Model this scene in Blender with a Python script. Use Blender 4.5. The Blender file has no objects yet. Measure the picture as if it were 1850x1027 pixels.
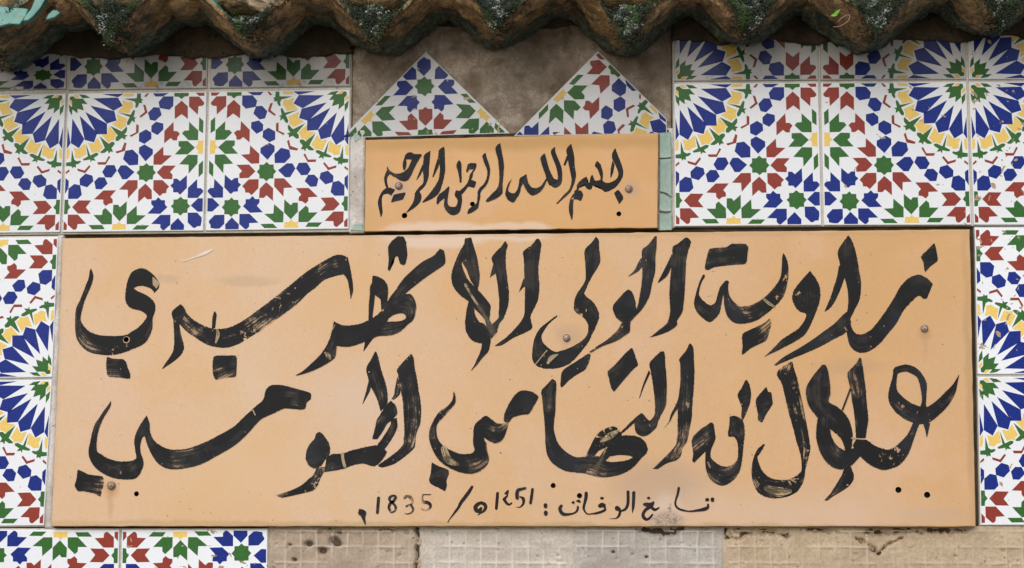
import bpy, math, random
from mathutils import Vector, Matrix, noise
random.seed(7)
S = bpy.context.scene
COL = S.collection

# ------------------------------------------------------------------ camera, sky, sun, exposure
Z0 = 2.19                                   # height of the tile joint that the wall coordinates start from
LENS, CX, CY, CZ, YAW, PITCH, ROLL = 60.0, 0.7639, -2.3279, -0.5885, 0.0556, 0.1325, -0.0054
def _rot():
    return (Matrix.Rotation(YAW, 3, 'Z') @ Matrix.Rotation(PITCH, 3, 'X') @ Matrix.Rotation(ROLL, 3, 'Y'))
RC = _rot()
cam = bpy.data.cameras.new('camera'); cam_o = bpy.data.objects.new('camera', cam); COL.objects.link(cam_o)
cam.lens = LENS; cam.sensor_width = 36; cam.clip_start = 0.05; cam.clip_end = 500
cam_o.matrix_world = Matrix.Translation((CX, CY, CZ + Z0)) @ (RC @ Matrix.Rotation(math.pi/2, 3, 'X')).to_4x4()
S.camera = cam_o
FPX = LENS / 36 * 1850
def W(px, py, d=0.0):
    """a point of the photograph carried onto the wall-parallel plane d metres in front of the wall"""
    r = RC @ Vector((px - 925, FPX, 513.5 - py))
    t = (-d - CY) / r.y
    return (CX + r.x * t, CZ + Z0 + r.z * t)

SUN_EL, SUN_AZ = math.radians(33), math.radians(12)
w = bpy.data.worlds.new('World'); S.world = w; w.use_nodes = True
nt = w.node_tree; bg = nt.nodes['Background']
sky = nt.nodes.new('ShaderNodeTexSky'); sky.sky_type = 'NISHITA'; sky.sun_disc = False
sky.sun_elevation = SUN_EL; sky.sun_rotation = math.pi + SUN_AZ; sky.dust_density = 1.2; sky.air_density = 1.0; sky.ozone_density = 0.6
nt.links.new(sky.outputs[0], bg.inputs[0]); bg.inputs[1].default_value = 0.12
sun = bpy.data.lights.new('sun', 'SUN'); sun.energy = 1.5; sun.angle = math.radians(48); sun.color = (1.0, 0.965, 0.93)
sun_o = bpy.data.objects.new('sun', sun); COL.objects.link(sun_o)
sd = Vector((-math.sin(SUN_AZ) * math.cos(SUN_EL), -math.cos(SUN_AZ) * math.cos(SUN_EL), math.sin(SUN_EL)))
sun_o.rotation_euler = sd.to_track_quat('Z', 'Y').to_euler()
S.view_settings.view_transform = 'Standard'; S.view_settings.look = 'None'; S.view_settings.gamma = 1
S.view_settings.exposure = 0.33

# ------------------------------------------------------------------ node helpers
class N:
    def __init__(s, name):
        s.m = bpy.data.materials.new(name); s.m.use_nodes = True; s.t = s.m.node_tree
        s.b = s.t.nodes['Principled BSDF']; s.out = s.t.nodes['Material Output']
    def n(s, typ, **k):
        x = s.t.nodes.new(typ)
        for a, b in k.items(): setattr(x, a, b)
        return x
    def l(s, a, b): s.t.links.new(a, b)
    def put(s, sock, v):
        if hasattr(v, 'links'): s.l(v, sock)
        else: sock.default_value = v
    def coord(s, which='Object', scale=(1, 1, 1)):
        c = s.n('ShaderNodeTexCoord'); m = s.n('ShaderNodeMapping'); m.inputs['Scale'].default_value = scale
        s.l(c.outputs[which], m.inputs[0]); return m.outputs[0]
    def noise(s, vec, scale, detail=4, rough=.55, dist=0):
        x = s.n('ShaderNodeTexNoise'); s.l(vec, x.inputs['Vector'])
        x.inputs['Scale'].default_value = scale; x.inputs['Detail'].default_value = detail
        x.inputs['Roughness'].default_value = rough; x.inputs['Distortion'].default_value = dist
        return x.outputs[0]
    def ramp(s, f, a, b, lo=0.0, hi=1.0):
        x = s.n('ShaderNodeMapRange', interpolation_type='SMOOTHSTEP'); s.l(f, x.inputs[0])
        for i, v in enumerate((a, b, lo, hi)): s.put(x.inputs[i+1], v)
        return x.outputs[0]
    def math(s, op, a, b=0.0, c=0.0):
        x = s.n('ShaderNodeMath', operation=op)
        for i, v in enumerate((a, b, c)): s.put(x.inputs[i], v)
        return x.outputs[0]
    def mix(s, f, a, b, blend='MIX'):
        x = s.n('ShaderNodeMix', data_type='RGBA', blend_type=blend)
        s.put(x.inputs[0], f)
        for i, v in ((6, a), (7, b)):
            s.put(x.inputs[i], v if hasattr(v, 'links') else tuple(v) + (1,))
        return x.outputs[2]
    def bump(s, h, strength, dist=.001):
        x = s.n('ShaderNodeBump'); x.inputs['Strength'].default_value = strength; x.inputs['Distance'].default_value = dist
        s.l(h, x.inputs['Height']); s.l(x.outputs[0], s.b.inputs['Normal'])
    def dist(s, vec, p, sc=(1, 1, 1)):
        a = s.n('ShaderNodeVectorMath', operation='SUBTRACT'); s.l(vec, a.inputs[0]); a.inputs[1].default_value = p
        m = s.n('ShaderNodeVectorMath', operation='MULTIPLY'); s.l(a.outputs[0], m.inputs[0]); m.inputs[1].default_value = sc
        q = s.n('ShaderNodeVectorMath', operation='LENGTH'); s.l(m.outputs[0], q.inputs[0]); return q.outputs['Value']
    def done(s, col=None, rough=None, spec=None):
        if col is not None: s.put(s.b.inputs['Base Color'], col if hasattr(col, 'links') else tuple(col) + (1,))
        if rough is not None: s.put(s.b.inputs['Roughness'], rough)
        if spec is not None: s.b.inputs['Specular IOR Level'].default_value = spec
        return s.m

def glaze(name, col, var=.12):
    k = N(name); v = k.coord()
    oi = k.n('ShaderNodeObjectInfo')
    sep = k.n('ShaderNodeSeparateColor'); k.l(oi.outputs['Color'], sep.inputs[0])
    wear, dirt = sep.outputs[0], sep.outputs[1]
    g = k.noise(v, 900, 2, .6); g2 = k.noise(v, 22, 4, .6)
    c = k.mix(k.ramp(g, .3, .75, 0, 1), [x * (1 - var) for x in col], [min(1, x * (1 + var) + .004) for x in col])
    c = k.mix(k.ramp(g2, .35, .75, 0, .05), c, (.45, .40, .33) if name == 'white_glaze' else [x*1.5+.01 for x in col])
    c = k.mix(k.ramp(oi.outputs['Random'], 0, 1, 0, .16), c, (.80, .78, .74), 'MULTIPLY')
    # film of grime from the dripping eave; the multiply also paints in its shade
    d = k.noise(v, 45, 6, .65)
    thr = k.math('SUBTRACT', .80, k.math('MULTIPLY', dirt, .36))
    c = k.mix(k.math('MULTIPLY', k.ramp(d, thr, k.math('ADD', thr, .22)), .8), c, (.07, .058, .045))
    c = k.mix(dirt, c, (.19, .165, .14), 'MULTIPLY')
    # chips down to the biscuit
    ch = k.noise(v, 95, 3, .5, .6); ch2 = k.noise(v, 17, 2, .5)
    e = k.math('ADD', ch, k.math('MULTIPLY', ch2, .35))
    th = k.math('SUBTRACT', 1.02, k.math('MULTIPLY', wear, .20))
    cm = k.ramp(e, th, k.math('ADD', th, .012))
    c = k.mix(cm, c, (.40, .29, .19))
    # the odd pinhole
    ph = k.noise(v, 260, 1, .5); c = k.mix(k.ramp(ph, .80, .83), c, (.22, .18, .14))
    r = k.math('ADD', .22, k.math('MULTIPLY', k.ramp(g2, .3, .8), .25))
    k.bump(k.math('SUBTRACT', k.math('MULTIPLY', k.noise(v, 60, 3), .5), cm), .25, .0006)
    return k.done(c, k.math('ADD', r, k.math('MULTIPLY', cm, .5)), .12)
M = {}
M['white'] = glaze('white_glaze', (.80, .82, .85), .03)
M['blue'] = glaze('blue_glaze', (.006, .024, .215), .30)
M['green'] = glaze('green_glaze', (.034, .135, .027), .22)
M['red'] = glaze('red_glaze', (.27, .041, .027), .16)
M['yellow'] = glaze('yellow_glaze', (.80, .56, .15), .10)
PAL = ['white', 'blue', 'green', 'red', 'yellow']

def rough_mat(name, a, b, dark, scale=30, bumps=.8, dist=.003, pits=True, ridge=None):
    k = N(name); v = k.coord()
    n1 = k.noise(v, scale, 8, .65, .3); n2 = k.noise(v, scale * .22, 4, .6); n3 = k.noise(v, scale * 9, 4, .6)
    c = k.mix(k.ramp(n1, .32, .68), a, b)
    c = k.mix(k.ramp(n2, .48, .68, 0, .75), c, dark)
    c = k.mix(k.ramp(n3, .38, .66, 0, .6 if 'plaster' in name else .38), c, [x * .45 for x in b])
    h = k.math('ADD', n1, k.math('MULTIPLY', n3, .35))
    if pits:
        p = k.noise(v, scale * 4.2, 2, .5); pm = k.ramp(p, .68, .74)
        c = k.mix(k.math('MULTIPLY', pm, .6), c, [x * .4 for x in dark]); h = k.math('SUBTRACT', h, pm)
    if ridge:
        at = k.n('ShaderNodeAttribute', attribute_name='ridge'); c = k.mix(k.math('MULTIPLY', at.outputs['Fac'], .8), c, ridge)
    k.bump(h, bumps, dist)
    return k.done(c, .9, .2)
M['plaster'] = rough_mat('old_brown_plaster', (.15, .105, .07), (.43, .36, .285), (.10, .068, .042), 30, 1.0, .006, False)
M['soffit'] = rough_mat('dirty_shade_soffit_mortar', (.035, .027, .018), (.09, .068, .045), (.018, .022, .013), 24, 1.0, .004)  # dirt and eave shade are both put into this dark colour
M['gap'] = rough_mat('dark_joint_mortar', (.06, .043, .028), (.12, .09, .065), (.035, .025, .017), 60)  # dark mortar, its colour also standing in for shade inside open gaps
M['grout'] = rough_mat('pale_grout', (.50, .465, .39), (.60, .56, .49), (.33, .30, .22), 55, .5, .0015)
M['lime'] = rough_mat('whitish_lime_mortar', (.56, .51, .47), (.72, .68, .64), (.38, .32, .27), 38, .8)
M['bed_tan'] = rough_mat('tan_tile_bed', (.455, .345, .225), (.53, .415, .285), (.35, .25, .155), 34, .7, .0016, ridge=(.60, .49, .36))
M['bed_brown'] = rough_mat('brownish_tile_bed', (.40, .31, .225), (.50, .40, .305), (.31, .23, .16), 34, .7, .0016, ridge=(.64, .55, .45))
M['bed_grey'] = rough_mat('grey_tile_bed', (.42, .375, .325), (.50, .455, .40), (.33, .285, .235), 34, .6, .0014, ridge=(.64, .60, .55))
M['bed_pale'] = rough_mat('pale_tile_bed', (.50, .435, .365), (.585, .52, .445), (.40, .335, .265), 34, .6, .0014, ridge=(.72, .66, .58))
M['paving'] = rough_mat('grey_paving', (.13, .12, .105), (.18, .165, .145), (.09, .08, .07), 6, .6, .004)

def board_mat(name, small):
    k = N(name); v = k.coord()
    a = k.noise(v, 3.2, 4, .55, .4); b = k.noise(v, 9, 5, .6, .5); g = k.noise(v, 700, 2, .6); g3 = k.noise(v, 140, 3, .6)
    if small: c = k.mix(k.ramp(a, .36, .66), (.615, .335, .125), (.625, .36, .155))
    else:
        sx = k.n('ShaderNodeSeparateXYZ'); k.l(v, sx.inputs[0])
        q = k.ramp(k.math('ADD', sx.outputs[0], k.math('MULTIPLY', k.math('SUBTRACT', k.noise(v, 4.5, 4, .6), .5), .9)), .0, 1.25)
        c = k.mix(q, k.mix(k.ramp(a, .36, .66), (.68, .455, .275), (.685, .50, .345)), k.mix(k.ramp(a, .36, .66), (.605, .35, .155), (.615, .38, .20)))
    c = k.mix(k.ramp(b, .42, .74, 0, .5), c, (.68, .40, .165))
    c = k.mix(k.ramp(k.noise(v, 5.1, 4, .6), .50, .74, 0, .55), c, (.685, .47, .335))
    c = k.mix(k.ramp(g, .25, .8, 0, .22), c, (.40, .22, .09))
    c = k.mix(k.ramp(g3, .3, .8, 0, .10), c, (.45, .25, .11))
    # fine dark specks
    sp = k.noise(v, 210, 1, .4); c = k.mix(k.ramp(sp, .785, .81, 0, .75), c, (.12, .07, .03))
    wob = k.n('ShaderNodeVectorMath', operation='ADD')
    nz = k.n('ShaderNodeTexNoise'); k.l(v, nz.inputs['Vector']); nz.inputs['Scale'].default_value = 28; nz.inputs['Detail'].default_value = 5
    sc = k.n('ShaderNodeVectorMath', operation='SCALE'); k.l(nz.outputs['Color'], sc.inputs[0]); sc.inputs['Scale'].default_value = .014
    k.l(v, wob.inputs[0]); k.l(sc.outputs[0], wob.inputs[1]); wv = wob.outputs[0]
    gr_ = k.ramp(k.noise(v, 420, 4, .7), .40, .60)
    def spot(px, py, rx, ry, col, amt, soft=.5, grain=False):
        nonlocal c
        x, z = W(px, py, .02); d = k.dist(wv, (x + .007, 0, z + .007), (1 / (rx * .00078), 0, 1 / (ry * .00078)))
        f = k.ramp(d, 1 - soft, 1 + soft, amt, 0)
        if grain: f = k.math('MULTIPLY', f, gr_)
        c = k.mix(f, c, col)
    spot(790, 424, 100, 24, (.69, .53, .41), .75, .22)       # pale washed patch under the small slab
    spot(930, 418, 75, 18, (.69, .53, .41), .7, .22)
    spot(1190, 878, 75, 42, (.42, .30, .22), .55)            # rubbed grey smudges
    spot(1206, 930, 26, 32, (.68, .53, .42), .5, .45)
    spot(1206, 937, 26, 13, (.40, .27, .20), .7, .5); spot(1206, 940, 25, 11, (.035, .027, .022), 1.0, .55, True)
    spot(1208, 919, 4, 8, (.05, .04, .03), 1, .4, True)
    spot(450, 508, 48, 9, (.44, .31, .20), .45)
    spot(300, 504, 26, 7, (.44, .31, .20), .40)
    spot(1540, 663, 60, 12, (.46, .30, .18), .35)
    spot(1690, 930, 60, 12, (.45, .32, .23), .35)
    spot(1400, 935, 260, 40, (.62, .48, .38), .45, .9)
    spot(620, 720, 60, 55, (.64, .49, .39), .4, .9)
    spot(920, 258, 380, 12, (.40, .22, .055), .55, .8)       # rusty dirt along the top edge of the small slab
    spot(665, 330, 12, 110, (.50, .30, .12), .3, .8)
    spot(720, 345, 18, 16, (.45, .34, .25), .6, .7)
    spot(1138, 343, 15, 14, (.45, .32, .22), .6, .7)
    spot(1030, 606, 22, 18, (.46, .30, .19), .55, .7)
    spot(202, 884, 12, 12, (.42, .19, .07), .75, .7)
    spot(1670, 602, 10, 12, (.42, .25, .12), .6, .7)
    spot(1669, 622, 4, 22, (.46, .29, .15), .4, .8); spot(1023, 632, 5, 26, (.46, .30, .18), .35, .8); spot(200, 905, 5, 24, (.45, .24, .10), .45, .8)
    spot(900, 950, 900, 5, (.36, .25, .09), .5, .8); spot(99, 700, 7, 260, (.46, .33, .22), .5, .8); spot(1752, 700, 6, 270, (.40, .25, .12), .5, .8)
    spot(900, 424, 900, 4, (.42, .28, .15), .4, .8); spot(660, 520, 90, 60, (.655, .40, .19), .5, .9); spot(380, 850, 200, 60, (.665, .43, .225), .5, .9)
    k.bump(k.math('ADD', g3, k.math('MULTIPLY', b, 1.5)), .12, .0008)
    return k.done(c, .45, .25)
M['board'] = board_mat('bleached_ochre_slab', False)
M['board_small'] = board_mat('deep_ochre_slab', True)
M['board_edge'] = rough_mat('dirty_slab_edge', (.20, .13, .04), (.34, .24, .07), (.08, .05, .03), 60, .4, .001, False)

HOLE = W(228, 614, .0215)
def paint_mat(name, col, loss=0.0):
    k = N(name)
    uv = k.n('ShaderNodeUVMap'); at = k.n('ShaderNodeAttribute', attribute_name='dry')
    mp = k.n('ShaderNodeMapping'); mp.inputs['Scale'].default_value = (22, 900, 1); k.l(uv.outputs[0], mp.inputs[0])
    st = k.noise(mp.outputs[0], 1, 4, .65)
    mp2 = k.n('ShaderNodeMapping'); mp2.inputs['Scale'].default_value = (9, 190, 1); k.l(uv.outputs[0], mp2.inputs[0])
    st2 = k.noise(mp2.outputs[0], 1, 4, .6, .3)
    ob = k.coord(); big = k.noise(ob, 26, 4, .6); fine = k.noise(ob, 330, 3, .65)
    sw = k.math('ADD', k.math('MULTIPLY', st, .55), k.math('MULTIPLY', st2, .45))
    patch = k.ramp(big, .40, .68, -.10, .11)
    worn = k.math('ADD', k.math('ADD', sw, patch), k.math('MULTIPLY', k.math('SUBTRACT', fine, .5), .22))
    thr = k.math('SUBTRACT', .71 - loss, k.math('MULTIPLY', at.outputs['Fac'], .255))
    bare = k.ramp(worn, thr, k.math('ADD', thr, .11), 0, .85)
    grey = k.math('MULTIPLY', k.ramp(k.math('ADD', sw, patch), .47, .66, 0, .75), k.math('ADD', .25, at.outputs['Fac']))
    c = k.mix(grey, col, (.085, .072, .060))
    c = k.mix(k.ramp(k.noise(ob, 14, 3), .5, .75, 0, .5), c, (.030, .034, .045))
    nick = k.ramp(k.noise(ob, 230, 1, .4), .765, .79)
    fl = k.math('ADD', k.noise(ob, 150, 5, .7, .8), k.math('MULTIPLY', k.math('SUBTRACT', k.noise(ob, 21, 3, .5), .5), .9))
    ft = k.math('SUBTRACT', .83, k.math('MULTIPLY', at.outputs['Fac'], .20))
    nick = k.math('MAXIMUM', nick, k.ramp(fl, ft, k.math('ADD', ft, .03)))
    bare = k.math('MAXIMUM', bare, nick)
    hole = k.ramp(k.dist(ob, (HOLE[0], 0, HOLE[1]), (1, 0, 1)), .0046, .0049, 1, 0)
    tr = k.n('ShaderNodeBsdfTransparent'); mx = k.n('ShaderNodeMixShader')
    f = k.math('MULTIPLY', bare, .92)
    edge = k.n('ShaderNodeAttribute', attribute_name='edge')       # ragged borders where the brush skipped
    rag = k.ramp(k.math('ADD', edge.outputs['Fac'], k.math('MULTIPLY', k.math('SUBTRACT', k.noise(ob, 420, 3, .7), .56), .95)), .0, .08, 1, 0)
    f = k.math('MAXIMUM', k.math('MAXIMUM', f, k.math('MULTIPLY', rag, .95)), hole)
    k.l(f, mx.inputs[0]); k.l(k.b.outputs[0], mx.inputs[1]); k.l(tr.outputs[0], mx.inputs[2]); k.l(mx.outputs[0], k.out.inputs[0])
    k.bump(sw, .35, .0005)
    return k.done(c, .5, .14)
M['paint'] = paint_mat('black_brush_paint', (.0085, .0085, .0095))
M['worn'] = paint_mat('worn_tan_streak', (.40, .30, .175), .135)
M['paint_thin'] = paint_mat('thin_dark_paint', (.014, .010, .010))
def flat_mat(name, col, rough=.6, spec=.3):
    k = N(name); v = k.coord(); n = k.noise(v, 120, 4, .6)
    return k.done(k.mix(n, [x * .6 for x in col], [min(1, x * 1.35) for x in col]), rough, spec)
M['scratch'] = flat_mat('pale_scratch', (.72, .62, .50))
M['smudge'] = flat_mat('grey_smudge', (.40, .33, .28))
M['hole'] = flat_mat('hole_shade', (.012, .009, .007))  # near-black hole walls, the shade of their depth put into the colour
def rust():
    k = N('rusty_steel'); v = k.coord(); n = k.noise(v, 420, 5, .65)
    k.bump(n, .7, .001); k.b.inputs['Metallic'].default_value = .35
    return k.done(k.mix(k.ramp(n, .35, .65), (.15, .09, .065), (.46, .36, .30)), .55)
M['rust'] = rust()
def teal_mat(name='teal_glaze'):
    k = N(name); v = k.coord(); n = k.noise(v, 30, 6, .65, .4); n2 = k.noise(v, 130, 4, .6)
    c = k.mix(k.ramp(n, .3, .7), (.155, .255, .205), (.33, .425, .36))
    c = k.mix(k.ramp(n2, .56, .7, 0, .7), c, (.35, .31, .22)); k.bump(n2, .4, .001)
    return k.done(c, .35, .5)
M['teal'] = teal_mat()
def clay_mat():
    k = N('wet_brown_clay'); v = k.coord('Object')
    n1 = k.noise(v, 24, 8, .65, .3); n2 = k.noise(v, 120, 6, .7, .3); n3 = k.noise(v, 9, 4, .6, .5)
    n4 = k.noise(v, 330, 4, .7, .6)
    c = k.mix(k.ramp(n2, .32, .66), (.14, .076, .024), (.56, .335, .125))
    c = k.mix(k.ramp(n4, .50, .64, 0, .75), c, (.58, .42, .22))
    c = k.mix(k.ramp(n1, .50, .62, 0, .9), c, (.030, .022, .010))
    c = k.mix(k.ramp(n3, .55, .68, 0, .8), c, (.026, .034, .013))
    c = k.mix(k.ramp(k.noise(v, 13, 5, .6, .6), .57, .64, 0, .8), c, k.mix(k.ramp(n2, .35, .65), (.022, .075, .055), (.075, .20, .15)))   # patches of glaze left on the clay
    gr = k.noise(v, 38, 5, .65)
    sep = k.n('ShaderNodeSeparateXYZ'); k.l(v, sep.inputs[0])
    back = k.ramp(k.math('ADD', sep.outputs[1], k.math('MULTIPLY', k.math('SUBTRACT', gr, .5), .16)), -.072, -.040)
    c = k.mix(k.math('MULTIPLY', back, .85), c, k.mix(k.ramp(n2, .4, .65), (.024, .045, .030), (.13, .215, .155)))   # remains of green glaze toward the wall
    k.bump(k.math('ADD', k.math('ADD', n1, k.math('MULTIPLY', n2, .6)), k.math('MULTIPLY', n4, .22)), 1.0, .011)
    return k.done(c, k.ramp(n4, .3, .7, .22, .6), .6)
M['clay'] = clay_mat()
def roofglaze():
    k = N('green_roof_glaze'); v = k.coord(); n = k.noise(v, 34, 6, .65, .4); n2 = k.noise(v, 150, 5, .65); n3 = k.noise(v, 14, 4, .6)
    c = k.mix(k.ramp(n, .3, .7), (.022, .115, .085), (.10, .30, .225))
    c = k.mix(k.ramp(n2, .55, .68, 0, .8), c, (.10, .085, .05))
    c = k.mix(k.ramp(n3, .54, .66, 0, .85), c, (.075, .05, .025))
    k.bump(n2, .6, .002); return k.done(c, .3, .5)
M['roof_glaze'] = roofglaze()
def turq():
    k = N('turquoise_glaze'); v = k.coord(); n = k.noise(v, 34, 5, .6, .4); n2 = k.noise(v, 160, 4, .65)
    c = k.mix(k.ramp(n, .3, .7), (.016, .125, .092), (.055, .27, .215)); c = k.mix(k.ramp(n2, .56, .66, 0, .8), c, (.13, .10, .06))
    k.bump(n2, .4, .0015); return k.done(c, .3, .5)
M['turquoise'] = turq()
def mossmat():
    k = N('moss'); at = k.n('ShaderNodeAttribute', attribute_name='tone'); cr = k.n('ShaderNodeValToRGB')
    e = cr.color_ramp.elements; e[0].position = 0; e[0].color = (.006, .009, .004, 1); e[1].position = 1; e[1].color = (.42, .47, .44, 1)
    for p, c in ((.30, (.020, .034, .009, 1)), (.55, (.060, .110, .022, 1)), (.72, (.13, .23, .04, 1)), (.80, (.10, .105, .06, 1)), (.9, (.24, .27, .235, 1))):
        x = e.new(p); x.color = c
    k.l(at.outputs['Fac'], cr.inputs[0]); return k.done(cr.outputs[0], .55, .5)
M['moss'] = mossmat()
M['leaf'] = flat_mat('fresh_leaf', (.15, .36, .03), .5); M['twig'] = flat_mat('dry_twig', (.26, .13, .075), .8)

# ------------------------------------------------------------------ mesh helpers
def tag(o, label=None, cat=None, group=None, kind=None):
    if label: o['label'] = label
    if cat: o['category'] = cat
    if group: o['group'] = group
    if kind: o['kind'] = kind
    return o
def mesh(name, V, F, mats, mi=None, parent=None, smooth=False):
    me = bpy.data.meshes.new(name); me.from_pydata([tuple(v) for v in V], [], F)
    for m in (mats if isinstance(mats, (list, tuple)) else [mats]): me.materials.append(m)
    if mi:
        for p, i in zip(me.polygons, mi): p.material_index = i
    if smooth:
        for p in me.polygons: p.use_smooth = True
    me.update(); o = bpy.data.objects.new(name, me); COL.objects.link(o)
    if parent is not None: o.parent = parent
    return o
def empty(name, loc):
    o = bpy.data.objects.new(name, None); COL.objects.link(o); o.location = loc; o.empty_display_size = .02; return o
def child(o, parent):
    o.parent = parent; o.matrix_parent_inverse = Matrix.Translation(parent.location).inverted() if parent.type == 'EMPTY' else Matrix()
    return o
def prism(poly, y0, y1, bev=0.0):
    """outline (x,z) counter-clockwise as seen from the front, from y0 (front) back to y1, front edge chamfered by bev"""
    A = sum(poly[i][0]*poly[(i+1) % len(poly)][1] - poly[(i+1) % len(poly)][0]*poly[i][1] for i in range(len(poly)))
    if A < 0: poly = poly[::-1]
    n = len(poly); V = []; F = []
    cx = sum(p[0] for p in poly)/n; cz = sum(p[1] for p in poly)/n
    def ring(y, ins):
        out = []
        for i in range(n):
            a, b, c = Vector(poly[i-1]), Vector(poly[i]), Vector(poly[(i+1) % n])
            e1 = (b-a).normalized(); e2 = (c-b).normalized()
            n1 = Vector((-e1.y, e1.x)); n2 = Vector((-e2.y, e2.x)); d = n1+n2
            d = d / max(.35, d.length_squared/2) if d.length > 1e-6 else n1
            q = b + d * ins; out.append((q.x, y, q.y))
        return out
    rings = [ring(y1, 0)] + ([ring(y0+bev, 0), ring(y0 + bev*.3, bev*.3), ring(y0, bev)] if bev else [ring(y0, 0)])
    for r in rings: V += r
    for k in range(len(rings)-1):
        for i in range(n):
            j = (i+1) % n; F.append((k*n+i, k*n+j, (k+1)*n+j, (k+1)*n+i))
    F.append(tuple((len(rings)-1)*n+i for i in range(n)))
    F.append(tuple(range(n))[::-1])
    return V, F

# ------------------------------------------------------------------ setting: ground and wall
g = mesh('pavement', [(-30, -40, 0), (30, -40, 0), (30, 2, 0), (-30, 2, 0)], [(0, 1, 2, 3)], M['paving']); tag(g, kind='structure')  # unseen ground, added for its bounce light

wall = empty('wall', (0.7, 0, 0)); tag(wall, 'old plastered wall carrying the tiles, the slabs and the tiled eave', 'wall', kind='thing')
WX0, WX1 = -1.2, 2.7
V, F = prism([(WX0, 0), (WX1, 0), (WX1, Z0 + .20), (WX0, Z0 + .20)], 0, .35)
child(mesh('plaster', V, F, M['gap']), wall)
def sheet(name, pts, d, mat, back=0.0, bev=.0008, label=None):
    V, F = prism([W(px, py, d) for px, py in pts], -d, back, bev)
    o = child(mesh(name, V, F, mat), wall)
    if label: o['label'] = label
    return o
def lumpy(name, pts, d, mat, amp=.0022, step=.006, label=None, fr=30, rag=0):
    """an uneven mortar face: a fine grid clipped to an outline, front near d, closed back to the wall"""
    P = [W(px, py, d) for px, py in pts]
    x0, x1 = min(p[0] for p in P), max(p[0] for p in P); z0, z1 = min(p[1] for p in P), max(p[1] for p in P)
    nx, nz = max(2, int((x1-x0)/step)), max(2, int((z1-z0)/step))
    q = P if len(P) == 4 else None
    V = []; F = []
    for j in range(nz+1):
        for i in range(nx+1):
            u, v = i/nx, j/nz
            a = Vector(P[0]).lerp(Vector(P[1]), u); b = Vector(P[3]).lerp(Vector(P[2]), u); c = a.lerp(b, v)
            h = noise.fractal(Vector((c.x*fr, 3.1, c.y*fr)), 1.0, 2.0, 4) * amp
            c.y += rag * v * (noise.fractal(Vector((c.x*14, 8.3, 1)), 1, 2, 5) + .6*noise.noise(Vector((c.x*5, 2, 2))))
            V.append((c.x, -d - h, c.y))
    for j in range(nz):
        for i in range(nx):
            k = j*(nx+1)+i; F.append((k, k+nx+1, k+nx+2, k+1))
    n = len(V)
    border = [i for i in range(nx+1)] + [j*(nx+1)+nx for j in range(1, nz+1)] + [nz*(nx+1)+i for i in range(nx-1, -1, -1)] + [j*(nx+1) for j in range(nz-1, 0, -1)]
    for b in border: V.append((V[b][0], .01, V[b][2]))
    m = len(border)
    for i in range(m):
        j = (i+1) % m; F.append((border[i], border[j], n+j, n+i))
    o = child(mesh(name, V, F, mat, smooth=True), wall)
    if label: o['label'] = label
    return o
# grout beds behind the tile fields
sheet('grout_bed', [(-420, 40), (636, 40), (633, 419.5), (108, 424), (-420, 430)], .0075, M['grout'])
sheet('grout_bed', [(1214.5, 40), (2300, 40), (2300, 408), (1757, 408.5), (1216, 411)], .0075, M['grout'])
sheet('grout_bed', [(-420, 432), (106, 426), (82, 952), (-420, 958)], .0075, M['grout'])
sheet('grout_bed', [(1759.5, 410), (2300, 408), (2300, 951), (1769, 951)], .0075, M['grout'])
sheet('grout_bed', [(-420, 955), (486, 954.5), (484, 1230), (-420, 1230)], .0075, M['grout'])
# plaster showing between and around the cut triangles, strips beside the small slab
lumpy('plaster_patch', [(637, -40), (1214, -40), (1213, 250), (637, 256)], .0055, M['plaster'], .0022, .005, 'bare brown plaster around the cut triangular tiles')
lumpy('mortar_ridge', [(648, 247.5), (1208, 235), (1208, 243), (648, 257)], .0085, M['soffit'], .0028, .003, 'dark ragged mortar between the triangular tiles and the small slab', fr=60, rag=.003)
lumpy('mortar_strip', [(634, 236), (660, 236), (658, 421), (631, 421)], .0095, M['lime'], .002, .004, 'whitish mortar strip left of the small slab')
lumpy('mortar_strip', [(1187, 232), (1216, 232), (1217, 413), (1187, 415)], .006, M['lime'], .0015, .004)
lumpy('mortar_strip', [(105.5, 425), (115, 425), (95, 955), (80.5, 955)], .009, M['lime'], .0015, .004)
lumpy('mortar_band', [(-430, 22), (640, 16), (637, 99), (-430, 104)], .0145, M['soffit'], .0035, .005, 'stained mortar with painted-in shade under the left part of the eave', rag=.009)
lumpy('mortar_band', [(1213, 4), (2300, 0), (2300, 66), (1214, 76)], .0145, M['soffit'], .0035, .005, 'stained mortar with painted-in shade under the right part of the eave', rag=.009)
lumpy('mortar_band', [(638, -60), (1214, -60), (1214, 44), (638, 52)], .0105, M['soffit'], .004, .005, rag=.014)
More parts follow.
